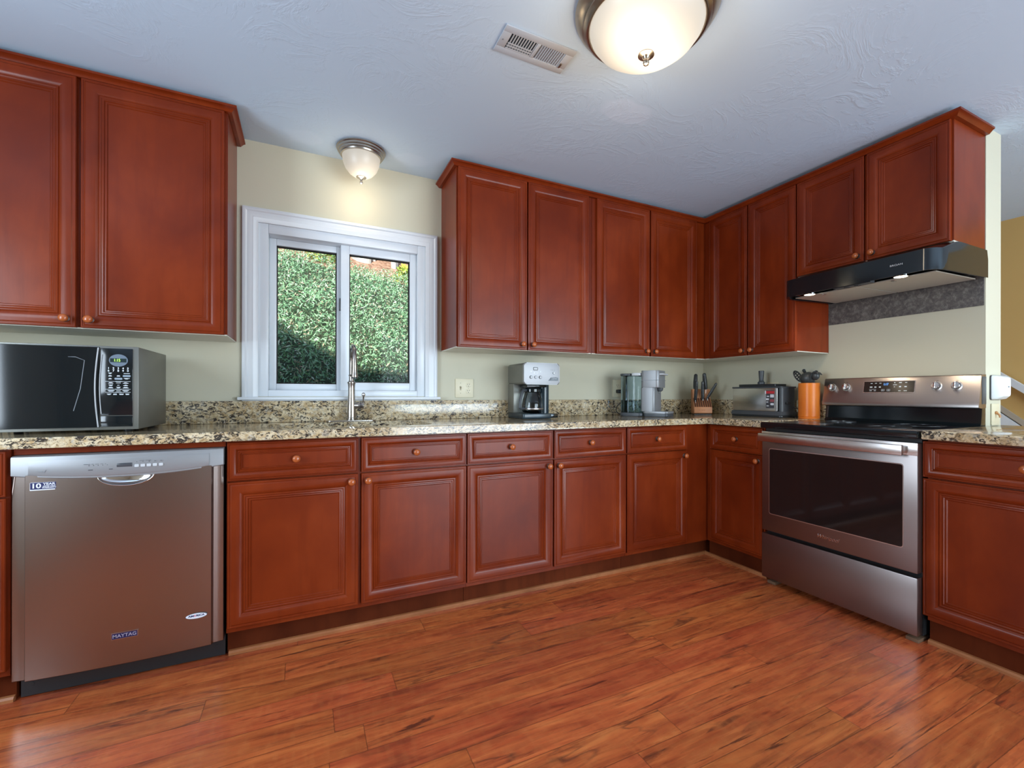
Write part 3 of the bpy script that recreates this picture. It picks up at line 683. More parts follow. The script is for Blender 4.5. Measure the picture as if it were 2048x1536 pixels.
gm = MB(); gp = [(-0.235, 0.085), (-0.20, 0.075), (0.04, 0.070), (0.075, 0.085), (0.094, 0.17), (0.105, 0.278), (0.08, 0.290), (-0.20, 0.290), (-0.235, 0.280)]
m = MB(); loop = [gp[i] for i in range(len(gp))]
m.tube([(u, mdy(u)-0.0002, v) for u, v in loop[3:] ], 0.0012, 6); m.build('window_outline', MGREY, md)
m = MB()
pz = [0.022 + 0.306*k/12 for k in range(13)]
def hx(z): return 0.146 - 0.010*math.sin(PI*(z-0.022)/0.306)
m.tube([(hx(z), -0.2085, z) for z in pz], 0.0028, 8); m.build('door_edge', SILVER, md)
pn = MB(); xs2 = [0.152, 0.175, 0.20, 0.225, 0.247]
pn.box(0.151, 0.2475, -0.2045, -0.200, 0.066, 0.3275, 0.0015).build('control_panel', BLACKG, t)
pnl = [o for o in t.children if o.name.startswith('control_panel')][0]
m = MB(); m.tube([(hx(z)+0.0125, -0.2048, z) for z in pz[2:-1]], 0.0018, 8); m.build('panel_edge', SILVER, pnl)
MB().box(0.151, 0.2475, -0.2035, -0.200, 0.022, 0.064, 0.0015).build('door_button', BLACKG, t)
PX, PY = 0.2035, -0.2046
slab('display_lens', ellipse(PX+0.001, 0.281, 0.0285, 0.0240), PY-0.0008, PY+0.001, pmat('blue_grey_lens', (0.13, 0.17, 0.22), 0.3), pnl)
slab('display', rrect(PX-0.024, PX+0.025, 0.2735, 0.2885, 0.001, 2), PY-0.0012, PY, pmat('display_dark', (0.012, 0.028, 0.03), 0.25), pnl)
text('display_digits', '1:15', 0.0150, (PX-0.003, PY-0.0016, 0.281), pnl, DISPG, sx=0.8)
for k, ch in enumerate('1234567890'):
    text('key_digit', ch, 0.0105, (PX-0.0285 + (k % 5)*0.0145, PY-0.0006, 0.2500 - (k//5)*0.0098), pnl, INKW, bold=0.0002)
m = MB()
def bar(x, z, w_, h_=0.0022): m.box(PX+x-w_/2, PX+x+w_/2, PY-0.0006, PY+0.0006, z-h_/2, z+h_/2)
for x, z, w_ in ((-0.024, 0.2315, 0.011), (-0.024, 0.2288, 0.007), (0.026, 0.2300, 0.019), (-0.024, 0.2215, 0.008), (-0.024, 0.2190, 0.010), (0.001, 0.2215, 0.008), (0.001, 0.2190, 0.010),
                 (-0.024, 0.2105, 0.007), (-0.024, 0.2080, 0.010), (0.026, 0.2110, 0.018), (0.026, 0.2085, 0.009),
                 (-0.022, 0.1940, 0.010), (-0.022, 0.1915, 0.015), (0.001, 0.1930, 0.014), (0.023, 0.1940, 0.009), (0.023, 0.1915, 0.017),
                 (-0.022, 0.1850, 0.013), (-0.022, 0.1825, 0.008), (0.001, 0.1838, 0.007), (0.023, 0.1850, 0.007), (0.023, 0.1825, 0.014),
                 (-0.022, 0.1765, 0.010), (-0.022, 0.1735, 0.014), (0.001, 0.1765, 0.013), (0.001, 0.1735, 0.009), (0.023, 0.1765, 0.011), (0.023, 0.1735, 0.017),
                 (-0.021, 0.1635, 0.020), (-0.021, 0.1605, 0.014), (0.001, 0.1620, 0.013), (0.023, 0.1635, 0.020), (0.023, 0.1605, 0.012),
                 (-0.027, 0.1500, 0.013), (-0.027, 0.1472, 0.008), (-0.009, 0.1500, 0.010), (-0.009, 0.1472, 0.011), (0.010, 0.1500, 0.014), (0.010, 0.1472, 0.012), (0.028, 0.1500, 0.012), (0.028, 0.1472, 0.010)): bar(x, z, w_, 0.0016)
for z in (0.1985, 0.1680, 0.1560): bar(0.0, z, 0.076, 0.0010)
for z in (0.1985, 0.1680, 0.1560): bar(0.001, z, 0.018, 0.0026)
m.build('key_print', INKW, pnl, smooth=0)
slab('key_outline', rrect(PX+0.014, PX+0.038, 0.2165, 0.2240, 0.003, 3), PY-0.0007, PY+0.0004, pmat('pale_key', (0.22, 0.28, 0.34), 0.5), pnl)
slab('key_outline', rrect(PX-0.011, PX+0.013, 0.2055, 0.2130, 0.003, 3), PY-0.0007, PY+0.0004, bpy.data.materials['pale_key'], pnl)

# ------------------------------------------------------------------ carafe coffee maker
t = thing('coffee_maker', 'stainless and black drip coffee maker with a glass carafe, below the right wall cabinets', 'coffee maker', (-1.690, -0.165, CT1))
hw = 0.125
MB().prism(rrect(-hw, 0.075, -0.120, 0.120, 0.012, 4), 'z', 0.0004, 0.032, 0.003).build('base', NAVY, t)
MB().prism(rrect(0.030, 0.122, -0.118, -0.020, 0.008, 4), 'z', 0.004, 0.030, 0.003).build('drip_tray', BLACKG, t)
MB().box(-hw, 0.095, 0.030, 0.120, 0.032, 0.220, 0.004).build('rear_housing', MWSIDE, t)
hd = MB().prism(rrect(-hw, hw, 0.212, 0.348, 0.018, 6), 'y', -0.128, -0.105, 0.006, 3).build('front_panel', pmat('satin_steel', (0.30, 0.30, 0.31), 0.45, 0.6), t)
MB().prism(rrect(-hw+.002, hw-.002, 0.214, 0.346, 0.016, 6), 'y', -0.105, 0.120, 0.004).build('head', MWSIDE, t)
MB().prism(rrect(-0.07, -0.02, -0.06, 0.06, 0.01, 4), 'z', 0.346, 0.352).build('lid', DGREY, t)
MB().prism(rrect(0.045, 0.085, -0.06, 0.06, 0.01, 4), 'z', 0.346, 0.352).build('lid', DGREY, t)
MB().lathe([(0.034, 0.030), (0.034, 0.214)], (0.062, -0.030, 0), 'z', 28).build('water_tower', NAVY, t)
MB().box(-0.085, 0.055, -0.085, 0.02, 0.196, 0.2125, 0.004).build('brew_basket', BLACKG, t)
cf = MB().lathe([(0.050, 0.036), (0.062, 0.040), (0.068, 0.055), (0.068, 0.085), (0.062, 0.120), (0.052, 0.150), (0.047, 0.170)], (-0.028, -0.050, 0), 'z', 36, cap=False)
cf.lathe([(0.050, 0.036), (0.001, 0.036)], (-0.028, -0.050, 0), 'z', 36, cap=False)
cf_o = cf.build('carafe', CARAFE, t, smooth=60)
MB().lathe([(0.049, 0.164), (0.052, 0.168), (0.052, 0.184), (0.044, 0.192), (0.001, 0.194)], (-0.028, -0.050, 0), 'z', 36, cap=False).build('carafe_lid', BLACKG, cf_o)
MB().lathe([(0.0685, 0.056), (0.0695, 0.058), (0.0695, 0.064), (0.0685, 0.066)], (-0.028, -0.050, 0), 'z', 36, cap=False).build('carafe_band', STEEL, cf_o)
MB().tube([(-0.075, -0.060, 0.178), (-0.105, -0.078, 0.178), (-0.120, -0.087, 0.160), (-0.134, -0.094, 0.115), (-0.138, -0.096, 0.070), (-0.128, -0.090, 0.062), (-0.095, -0.075, 0.064)], [0.008, 0.009, 0.009, 0.009, 0.008, 0.007, 0.006], 12).build('carafe_handle', DGREY, cf_o)
YP = -0.1283
slab('display', rrect(-0.062, -0.030, 0.300, 0.320, 0.004, 3), YP-0.001, YP+0.001, BLACK, hd); slab('display_glass', rrect(-0.058, -0.034, 0.304, 0.316, 0.002, 3), YP-0.0014, YP, LGREY, hd)
for x in (-0.077, -0.045, -0.013): MB().lathe([(0.0095, YP+0.001), (0.0095, YP-0.004), (0.0085, YP-0.005)], (x, 0, 0.258), 'y', 18).lathe([(0.0070, YP-0.0048), (0.0070, YP-0.0055)], (x, 0, 0.258), 'y', 18, 1).build('button', [BLACK if x != -0.045 else MGREY, LGREY], hd)
MB().lathe([(0.0075, YP+0.001), (0.0075, YP-0.003)], (0.083, 0, 0.286), 'y', 18).lathe([(0.005, YP-0.003), (0.005, YP-0.004)], (0.083, 0, 0.286), 'y', 18, 1).build('button', [MGREY, PWHITE], hd)
m = MB()
for x, z in ((-0.077, 0.294), (-0.055, 0.284), (-0.036, 0.284), (-0.012, 0.292)): m.lathe([(0.004, YP+0.001), (0.004, YP-0.001)], (x, 0, z), 'y', 12)
m.build('indicator', PWHITE, hd)
m = MB()
for x in (0.064, 0.075, 0.088): m.lathe([(0.0022, YP+0.001), (0.0022, YP-0.001)], (x, 0, 0.305), 'y', 10)
m.build('indicator', MGREY, hd)
bdg = slab('badge', [(0.045, 0.238), (0.110, 0.238), (0.112, 0.256), (0.100, 0.260), (0.064, 0.258)], YP-0.003, YP+0.001, pmat('badge_navy', (0.02, 0.035, 0.05), 0.3), hd)
text('badge_text', 'Cuisinart', 0.0115, (0.083, YP-0.0034, 0.2535), bdg, LGREY)
text('badge_text', 'COFFEE PLUS', 0.0070, (0.082, YP-0.0034, 0.2435), bdg, LGREY)

# ------------------------------------------------------------------ pod brewer
t = thing('pod_coffee_maker', 'grey pod coffee brewer with a blue water tank, near the inside corner', 'coffee maker', (-0.862, -0.262, CT1), math.radians(30))
# local front = -y ; tank at the left side? (the brewer shows its long side), length along y
def hullbox(mb, x0, x1, y0, y1, z0, z1, r): return mb.prism(rrect(x0, x1, y0, y1, r, 6), 'z', z0, z1, 0.004)
hullbox(MB(), -0.085, 0.085, -0.020, 0.150, 0.0004, 0.024, 0.03).build('base', DGREY, t)
hullbox(MB(), -0.078, 0.078, -0.105, -0.006, 0.036, 0.200, 0.014).build('body', SILVER, t)
hullbox(MB(), -0.086, 0.086, -0.004, 0.148, 0.024, 0.284, 0.040).build('tank', TANK, t, label='see-through blue water tank')
hullbox(MB(), -0.074, 0.074, 0.008, 0.136, 0.026, 0.110, 0.034).build('tank_water', TANK, t)
hullbox(MB(), -0.088, 0.088, 0.060, 0.151, 0.285, 0.300, 0.036).build('tank_lid', DGREY, t)
hullbox(MB(), -0.086, 0.086, -0.006, 0.059, 0.284, 0.303, 0.012).build('top_cover', LGREY, t)
hd = hullbox(MB(), -0.080, 0.080, -0.135, -0.007, 0.200, 0.318, 0.022).build('brew_head', SILVER, t)
MB().box(-0.0815, 0.0815, -0.1365, -0.006, 0.250, 0.2525).build('seam', MGREY, hd, smooth=0)
MB().tube([(-0.050, -0.130, 0.292), (-0.050, -0.152, 0.292), (0.0, -0.160, 0.290), (0.050, -0.152, 0.292), (0.050, -0.130, 0.292)], 0.009, 10, flat=0.7).build('lift_handle', LGREY, hd)
MB().lathe([(0.022, -0.002), (0.018, -0.020), (0.010, -0.026)], (0, -0.120, 0.200), 'z', 18).build('nozzle', DGREY, hd)
hullbox(MB(), -0.075, 0.075, -0.195, -0.022, 0.0005, 0.022, 0.02).build('drip_tray', DGREY, t)
hullbox(MB(), -0.076, 0.076, -0.197, -0.020, 0.0225, 0.036, 0.02).build('drip_plate', SILVER, t)
text('logo', 'K', 0.034, (0.02, -0.1056, 0.165), t, MGREY)
MB().tube([(-0.0872, 0.080, 0.026), (-0.0872, 0.080, 0.18)], 0.0025, 8).build('tank_rib', MGREY, t)
def cord(name, pts, r, par):
    P = [Vector(p) for p in pts]; out = []
    for i in range(len(P)-1):
        p0, p1, p2, p3 = P[max(i-1, 0)], P[i], P[i+1], P[min(i+2, len(P)-1)]
        for k in range(8):
            s = k/8; out.append(0.5*((2*p1) + (p2-p0)*s + (2*p0-5*p1+4*p2-p3)*s*s + (3*p1-p0-3*p2+p3)*s**3))
    out.append(P[-1]); bpy.context.view_layer.update(); return MB().tube(out, r, 8).xform(par.matrix_world.inverted()).build(name, BLACK, par)
POD = t
crd = cord('power_cord', [(-0.885, -0.045, 1.073), (-0.895, -0.060, 1.060), (-0.920, -0.085, 1.020), (-0.965, -0.090, 0.985), (-0.975, -0.100, 0.950), (-0.950, -0.115, 0.930), (-0.93, -0.12, 0.9262), (-0.90, -0.10, 0.9262)], 0.0032, POD)

# ------------------------------------------------------------------ outlets and switches
def plate(wall, x0, x1, z0, z1, label, name='outlet_plate', cat='outlet'):
    xc, zc = (x0+x1)/2, (z0+z1)/2
    loc, rz = ((xc, 0, zc), 0) if wall == 'B' else ((0, -xc, zc), RW)
    t = thing(name, label, cat, loc, rz)
    w_, h_ = (x1-x0)/2, (z1-z0)/2
    MB().prism(rrect(-w_, w_, -h_, h_, 0.004, 3), 'y', -0.0065, -0.0005, 0.002).build('cover', CREAM, t); return t
def duplex(t, x):
    for dz in (0.020, -0.020):
        r = MB().prism(rrect(x-0.0155, x+0.0155, dz-0.0145, dz+0.0145, 0.010, 5), 'y', -0.0082, -0.006, 0.0008).build('receptacle', CREAM, t)
        MB().box(x-0.0075, x-0.0050, -0.0086, -0.0078, dz+0.000, dz+0.0085).box(x+0.0050, x+0.0075, -0.0086, -0.0078, dz+0.001, dz+0.0085).lathe([(0.0028, -0.0078), (0.0028, -0.0086)], (x, 0, dz-0.007), 'y', 12).build('slot', BLACK, r, smooth=0)
    MB().lathe([(0.0022, -0.0065), (0.0022, -0.0072)], (x, 0, 0), 'y', 10).build('screw', CREAMD, t)
t = plate('B', -2.159, -2.040, 1.053, 1.172, 'double cream wall plate with switch and outlet, right of the window'); duplex(t, 0.026)
MB().box(-0.030, -0.021, -0.0078, -0.0062, -0.013, 0.013).prism([(-0.0065, -0.004), (-0.018, 0.004), (-0.018, 0.009), (-0.0065, 0.006)], 'x', -0.0285, -0.0225).build('switch_toggle', CREAMD, t)
MB().lathe([(0.0026, -0.0065), (0.0026, -0.0074)], (-0.0255, 0, 0.032), 'y', 10).lathe([(0.0026, -0.0065), (0.0026, -0.0074)], (-0.0255, 0, -0.032), 'y', 10).build('screw', CREAMD, t)
t = plate('B', -0.938, -0.859, 1.055, 1.185, 'cream outlet plate half hidden behind the pod brewer'); duplex(t, 0)
bpy.context.view_layer.update()
MB().xform(Matrix.Identity(4)).prism([(u-0.8985, v+1.098) for u, v in rrect(-0.016, 0.016, -0.014, 0.014, 0.008, 4)], 'y', -0.039, -0.009, 0.003).tube([(-0.8945, -0.037, 1.096), (-0.8885, -0.049, 1.086), (-0.886, -0.053, 1.078)], [0.007, 0.005, 0.004], 8).xform(crd.matrix_world.inverted()).build('plug', BLACK, crd)
t = plate('R', 0.605, 0.690, 1.045, 1.165, 'cream outlet plate on the wall behind the toaster'); duplex(t, 0)

# ------------------------------------------------------------------ knife block
kb = math.atan2(0.70, 0.66)   # turned towards the middle of the room
KRZ = math.radians(-36)
KL = Vector((-0.245, -0.215, CT1))
t = thing('knife_block', 'pale wooden knife block standing in the inside corner of the counter', 'knife block', KL, KRZ)
bl = MB(); bl.prism([(-0.060, 0.012), (-0.060, 0.056), (-0.052, 0.062), (-0.020, 0.095), (0.010, 0.122), (0.020, 0.196), (0.085, 0.196), (0.085, 0.004), (-0.040, 0.004)], 'x', -0.066, 0.066, 0.002)
bl.build('block', BEECH, t)
MB().box(-0.062, 0.062, -0.050, 0.070, 0.0003, 0.0045).build('base_pad', BLACK, t)
m = MB()
for k in range(8):
    x = -0.056 + 0.016*k
    m.prism([(-0.0575, 0.0585), (-0.0225, 0.0945), (0.0085, 0.1225), (0.0045, 0.1265), (-0.0265, 0.0985), (-0.0605, 0.0625)], 'x', x-0.0035, x+0.0035)
m.build('slot', BEECHD, t, smooth=0)
m = MB()
for k, (w_, h_) in enumerate(((0.007, 0.011), (0.003, 0.010), (0.007, 0.009), (0.006, 0.011), (0.007, 0.010))): m.prism(rrect(-0.032 + 0.0095*k, -0.032 + 0.0095*k + w_, 0.034-h_/2, 0.034+h_/2, 0.0012, 2), 'y', -0.0606, -0.0598)
m.build('lettering', pmat('burnt_mark', (0.42, 0.17, 0.08), 0.7), t, smooth=0)
def knife(p, d, L, rad, nm, label, fl=0.62, hook=0.0):
    """p, d in the block's local frame; only the handle shows"""
    R_ = Matrix.Rotation(KRZ, 4, 'Z'); P = Vector(p); D = Vector(d).normalized()
    side = Vector((0, -1, 0))
    pts = [P - D*0.015, P, P + D*L*0.12, P + D*L*0.45, P + D*L*0.8 + side*hook*0.4, P + D*L*0.94 + side*hook, P + D*L + side*hook*1.1]
    rr = [rad*0.55, rad*0.85, rad, rad*1.08, rad*0.95, rad*0.9, rad*0.4]
    t = thing(nm, label, 'knife', KL + R_ @ P, KRZ, 'knives in the block')
    h = MB(P).tube(pts, rr, 12, flat=fl, up=(0, -1, 0)).build('handle', BLACK, t)
    m = MB(P)
    for q in (0.25, 0.5, 0.75): c_ = P + D*L*q; m.sphere((c_.x - 0*rad, c_.y - rad*0.6, c_.z), 0.0022, seg=8)
    m.build('rivet', STEEL, h)
    MB(P).box(P.x-0.0012, P.x+0.0012, P.y-0.010, P.y+0.010, P.z-0.10, P.z-0.002).build('blade', STEEL, t, smooth=0)
knife((-0.044, 0.030, 0.197), (0.02, -0.10, 1), 0.118, 0.0150, 'kitchen_knife', 'black handled chef knife at the far left of the wooden block', hook=0.006)
knife((-0.052, -0.022, 0.112), (0.05, -0.18, 1), 0.150, 0.0120, 'kitchen_knife', 'lower black knife handle leaning in front at the left of the block')
knife((0.006, -0.010, 0.122), (-0.03, -0.10, 1), 0.135, 0.0125, 'kitchen_knife', 'black handled knife in the middle of the wooden block', hook=0.004)
knife((0.034, 0.025, 0.197), (-0.12, -0.10, 1), 0.125, 0.0155, 'kitchen_knife', 'tallest black knife handle, right of the middle of the block', hook=0.005)
knife((0.040, -0.010, 0.125), (0.55, -0.15, 1), 0.135, 0.0100, 'kitchen_knife', 'thin black knife handle leaning out over the right side of the block')

# ------------------------------------------------------------------ toaster
t = thing('toaster', 'long stainless toaster with dark grey base on the counter beside the corner', 'toaster', (-0.122, -0.655, CT1), RW)
# local x -0.19..0.19, front y -0.078
MB().prism(rrect(-0.200, 0.200, -0.086, 0.075, 0.02, 5), 'z', 0.0004, 0.014, 0.003).build('crumb_tray', BLACK, t)
MB().prism([(-0.090, 0.014), (-0.078, 0.040), (0.075, 0.040), (0.080, 0.014)], 'x', -0.196, 0.200, 0.003).build('base', DGREY, t)
bd = MB().prism(rrect(-0.190, 0.165, 0.040, 0.200, 0.006, 3), 'y', -0.076, 0.074, 0.003).build('body', CHROME, t)
bd.data.materials[0] = pmat('polished_steel', (0.60, 0.57, 0.55), 0.24, 1.0)
MB().prism(rrect(-0.198, 0.200, -0.080, 0.078, 0.012, 4), 'z', 0.198, 0.208, 0.002).build('top_rim', DGREY, t)
ep = MB().prism(rrect(0.165, 0.196, -0.074, 0.072, 0.02, 5), 'z', 0.040, 0.198).build('end_panel', DGREY, t)
MB().box(0.196, 0.216, -0.045, -0.010, 0.092, 0.104, 0.003).build('lever', BLACK, ep)
MB().box(0.150, 0.163, -0.0775, -0.0755, 0.042, 0.197).build('corner_trim', STEEL, t)
sl = slab('sticker', rrect(0.082, 0.142, 0.062, 0.182, 0.002, 2), -0.0772, -0.0755, INKD, t, label='black and red printed product sticker')
slab('sticker_print', rrect(0.080, 0.143, 0.160, 0.178, 0.001, 2), -0.0776, -0.0762, REDST, sl)
m = MB()
for (x0_, x1_, z0_, z1_) in ((0.074, 0.083, 0.158, 0.180), (0.114, 0.141, 0.134, 0.155), (0.082, 0.104, 0.116, 0.128), (0.116, 0.140, 0.082, 0.096), (0.088, 0.106, 0.138, 0.145), (0.086, 0.104, 0.074, 0.080), (0.084, 0.100, 0.100, 0.106)): m.prism(rrect(x0_, x1_, z0_, z1_, 0.003, 3), 'y', -0.0778, -0.0764)
m.build('sticker_picture', STWHITE, sl)
slab('sticker_picture', rrect(0.112, 0.142, 0.104, 0.122, 0.003, 3), -0.0778, -0.0764, pmat('dusty_red', (0.30, 0.07, 0.08), 0.5), sl)
t2 = thing('toaster_press', 'flat black lid with an upright grey handle lying on top of the toaster', 'lid', (-0.122, -0.655, CT1+0.2082), RW)
MB().prism(rrect(-0.150, 0.140, -0.062, 0.055, 0.006, 3), 'z', 0.0002, 0.018, 0.002).build('plate', BLACK, t2)
MB().lathe([(0.024, 0.018), (0.024, 0.032), (0.018, 0.038), (0.0145, 0.046), (0.0165, 0.075), (0.0185, 0.105), (0.0185, 0.112), (0.016, 0.114)], (-0.012, 0, 0), 'z', 24).build('handle', DGREY, t2)
TST = [o for o in bpy.data.objects if o.name == 'toaster'][0]
cord('power_cord', [(-0.085, -0.848, 0.990), (-0.080, -0.868, 0.988), (-0.050, -0.892, 0.965), (-0.032, -0.905, 0.945), (-0.034, -0.900, 0.9262), (-0.060, -0.875, 0.9262), (-0.090, -0.858, 0.9300)], 0.0034, TST)

# ------------------------------------------------------------------ crock with utensils
KX, KY = -0.100, -0.9725
t = thing('utensil_crock', 'orange bamboo utensil crock on the counter left of the range', 'crock', (KX, KY, CT1))
m = MB(); m.lathe([(0.001, 0.010), (0.054, 0.010), (0.054, 0.228), (0.0605, 0.228), (0.0612, 0.222), (0.0612, 0.014), (0.0590, 0.0125), (0.0612, 0.010), (0.0605, 0.0004), (0.001, 0.0004)], (0, 0, 0), 'z', 40, cap=False); m.build('crock_body', BAMBOO, t)
def utensil(nm, label, cat='utensil'):
    return thing(nm, label, cat, (KX, KY, CT1), RW, 'utensils in the orange crock')
# local frame: x to the right seen from the room, -y towards the room
t = utensil('slotted_spoon', 'dark grey slotted spoon leaning left in the orange crock')
MB().tube([(0.0, 0.0, 0.014), (-0.025, 0.0, 0.15), (-0.050, -0.002, 0.248)], [0.005, 0.0055, 0.006], 10).build('handle', NYLON, t)
hm = MB(); a = Vector((-0.049, -0.002, 0.244)); ax = Vector((-0.62, -0.02, 0.78)).normalized(); sd = Vector((0.78, -0.2, 0.62)).normalized(); nn = ax.cross(sd)
def spoon_slat(hm, c0, L, W, ax, sd, nn, holes):
    # ring outline and ribs between the slots
    n = 28; pts = [c0 + ax*(L/2 - L/2*math.cos(2*PI*k/n)) + sd*(W*math.sin(2*PI*k/n)) for k in range(n+1)]
    hm.tube(pts, 0.0048, 8)
    for q in holes:
        w_ = W*math.sqrt(max(0, 1-(2*q)**2)); hm.tube([c0 + ax*(L*(0.5+q)) - sd*w_, c0 + ax*(L*(0.5+q)) + nn*0.004, c0 + ax*(L*(0.5+q)) + sd*w_], 0.0036, 6)
    hm.tube([c0, c0 + ax*L], 0.0042, 6)
spoon_slat(hm, a, 0.080, 0.0205, ax, sd, nn, (-0.3, -0.1, 0.1, 0.3)); hm.build('bowl', NYLON, t)
t = utensil('soup_ladle', 'dark grey ladle with its round bowl above the middle of the orange crock')
MB().tube([(0.004, 0.010, 0.014), (-0.008, 0.012, 0.16), (-0.028, 0.010, 0.285), (-0.034, 0.000, 0.310), (-0.030, -0.008, 0.312), (-0.018, -0.012, 0.300)], [0.005, 0.006, 0.008, 0.010, 0.010, 0.006], 10).build('handle', NYLON, t)
m = MB(); rows = []
for j in range(11):
    v = PI/2*j/10; rr = 0.046*math.cos(v); rows.append([(0.002 + rr*math.cos(2*PI*k/28), -0.012 - 0.050*math.sin(v), 0.258 + rr*0.92*math.sin(2*PI*k/28)) for k in range(29)])
m.grid(rows); inner = [[(0.002 + (x-0.002)*0.94, y+0.003 if y < -0.0125 else y, 0.258 + (z-0.258)*0.94) for x, y, z in r] for r in rows]; m.grid([rows[0], inner[0]]); m.grid([list(reversed(r)) for r in inner])
bmesh.ops.recalc_face_normals(m.bm, faces=m.bm.faces); m.build('bowl', NYLON, t, smooth=60)
t = utensil('pasta_fork', 'dark grey toothed pasta fork leaning right in the orange crock')
MB().tube([(0.010, -0.005, 0.014), (0.024, -0.008, 0.15), (0.040, -0.012, 0.242)], [0.005, 0.006, 0.0065], 10).build('handle', NYLON, t)
m = MB(); rows = []
for j in range(9):
    s = j/8; cx_ = 0.038 + 0.030*s; cz_ = 0.240 + 0.060*math.sin(s*PI*0.55); wv = 0.010 + 0.016*math.sin(PI*min(1, s+0.12))
    rows.append([(cx_ + 0.004*math.cos(PI*k/8) + 0.25*wv*math.sin(PI*k/8), -0.020 + wv*math.cos(PI*k/8)*0.9 - 0.012, cz_ + 0.55*wv*math.sin(PI*k/8)) for k in range(9)])
m.grid(rows); 
for k in range(4): m.tube([(0.060+0.003*k, -0.050+0.013*k, 0.292), (0.078, -0.052+0.013*k, 0.294-0.006*k*0.3), (0.090, -0.052+0.013*k, 0.284-0.002*k)], [0.0055, 0.005, 0.003], 8)
m.sphere((0.060, -0.030, 0.274), 0.026, (0.95, 0.8, 1.1), 18); m.build('toothed_bowl', NYLON, t, smooth=60)
t = utensil('serving_spoon', 'dark grey spoon standing at the back of the orange crock, mostly hidden')
MB().tube([(-0.004, 0.015, 0.014), (-0.016, 0.024, 0.19)], [0.005, 0.006], 10).build('handle', NYLON, t)
MB().sphere((-0.020, 0.030, 0.232), 0.026, (0.8, 0.35, 1.7), 18).build('bowl', NYLON, t)

# ------------------------------------------------------------------ range
t = thing('range', 'freestanding stainless electric range with black glass cooktop', 'range', (0, -1.4265, 0), RW)
HW = 0.3735
MB().box(-HW, HW, -0.612, -0.020, 0.030, 0.880).build('body', BLACK, t, smooth=0)
MB().box(-HW, HW, -0.662, -0.615, 0.036, 0.286, 0.004).build('drawer', STEELD, t)
dr = MB().box(-HW, HW, -0.660, -0.615, 0.304, 0.866, 0.004).build('oven_door', STEELD, t)
slab('window_bezel', rrect(-0.328, 0.322, 0.4015, 0.7725, 0.012, 4), -0.6622, -0.655, pmat('bright_bezel', (0.72, 0.70, 0.69), 0.3, 1.0), dr)
slab('oven_window', rrect(-0.325, 0.319, 0.4055, 0.7685, 0.010, 4), -0.6624, -0.6565, GLASSBLK, dr)
MB().box(-HW-0.001, HW+0.001, -0.6625, -0.655, 0.812, 0.867, 0.002).build('upper_band', STEEL, dr)
hh = MB(); hh.box(-0.358, 0.340, -0.718, -0.700, 0.813, 0.858, 0.003)
hh.box(-0.352, -0.325, -0.700, -0.660, 0.822, 0.850, 0.002).box(0.312, 0.338, -0.700, -0.660, 0.822, 0.850, 0.002); hh.build('handle', STEEL, dr)
text('maker_script', 'Whirlpool', 0.026, (-0.005, -0.6606, 0.353), dr, CHROME, shear=0.3, ext=0.0006)
ctp = MB(); ctp.prism([(-0.668, 0.886), (-0.672, 0.892), (-0.672, 0.912), (-0.664, 0.919), (-0.060, 0.921), (-0.060, 0.886)], 'x', -HW-0.002, HW+0.001, 0.0015)
co = ctp.build('cooktop', BLACKG, t)
BUR = pmat('burner_ring_print', (0.05, 0.05, 0.055), 0.25)
for x, y, r in ((-0.19, -0.50, 0.105), (0.19, -0.50, 0.085), (-0.19, -0.22, 0.075), (0.19, -0.22, 0.105)):
    MB().lathe([(r, 0.9205), (r, 0.9216), (r-0.003, 0.9216), (r-0.003, 0.9205)], (x, y, 0.0), 'z', 48, cap=False).build('burner_ring', BUR, co)
MB().box(-HW, HW, -0.625, -0.612, 0.868, 0.886).build('vent_trim', BLACK, t, smooth=0)
# backguard
MB().prism([(-0.075, 0.921), (-0.060, 0.935), (-0.054, 1.012), (-0.015, 1.012), (-0.015, 0.921)], 'x', -HW, HW, 0.002).build('backguard_base', BLACKG, t)
bg = MB().prism([(-0.092, 1.012), (-0.094, 1.022), (-0.088, 1.036), (-0.064, 1.168), (-0.058, 1.176), (-0.014, 1.176), (-0.014, 1.010), (-0.070, 1.008)], 'x', -HW-0.002, HW+0.002, 0.0015).build('backguard', steel_mat('panel_stainless', (0.37, 0.335, 0.325), 0.30), t)
MB().box(HW+0.0018, HW+0.0042, -0.060, -0.018, 1.030, 1.165, 0.001).build('end_cap', DGREY, bg)
tilt = math.atan2(0.024, 0.132)
def onbg(o, x, z):     # stand a part made about its own origin on the slanted panel
    o.location = (x, -0.088 + (z-1.036)*0.024/0.132, z); o.rotation_euler = (-tilt, 0, 0); return o
dp = onbg(MB().prism(rrect(-0.128, 0.128, -0.036, 0.034, 0.005, 4), 'y', -0.0018, 0.004).build('display_bezel', STEEL, bg), -0.0185, 1.120)
dg_ = MB().prism(rrect(-0.124, 0.124, -0.031, 0.031, 0.003, 4), 'y', -0.0026, 0.002).build('display', pmat('range_display', (0.022, 0.017, 0.015), 0.12), dp)
m = MB()
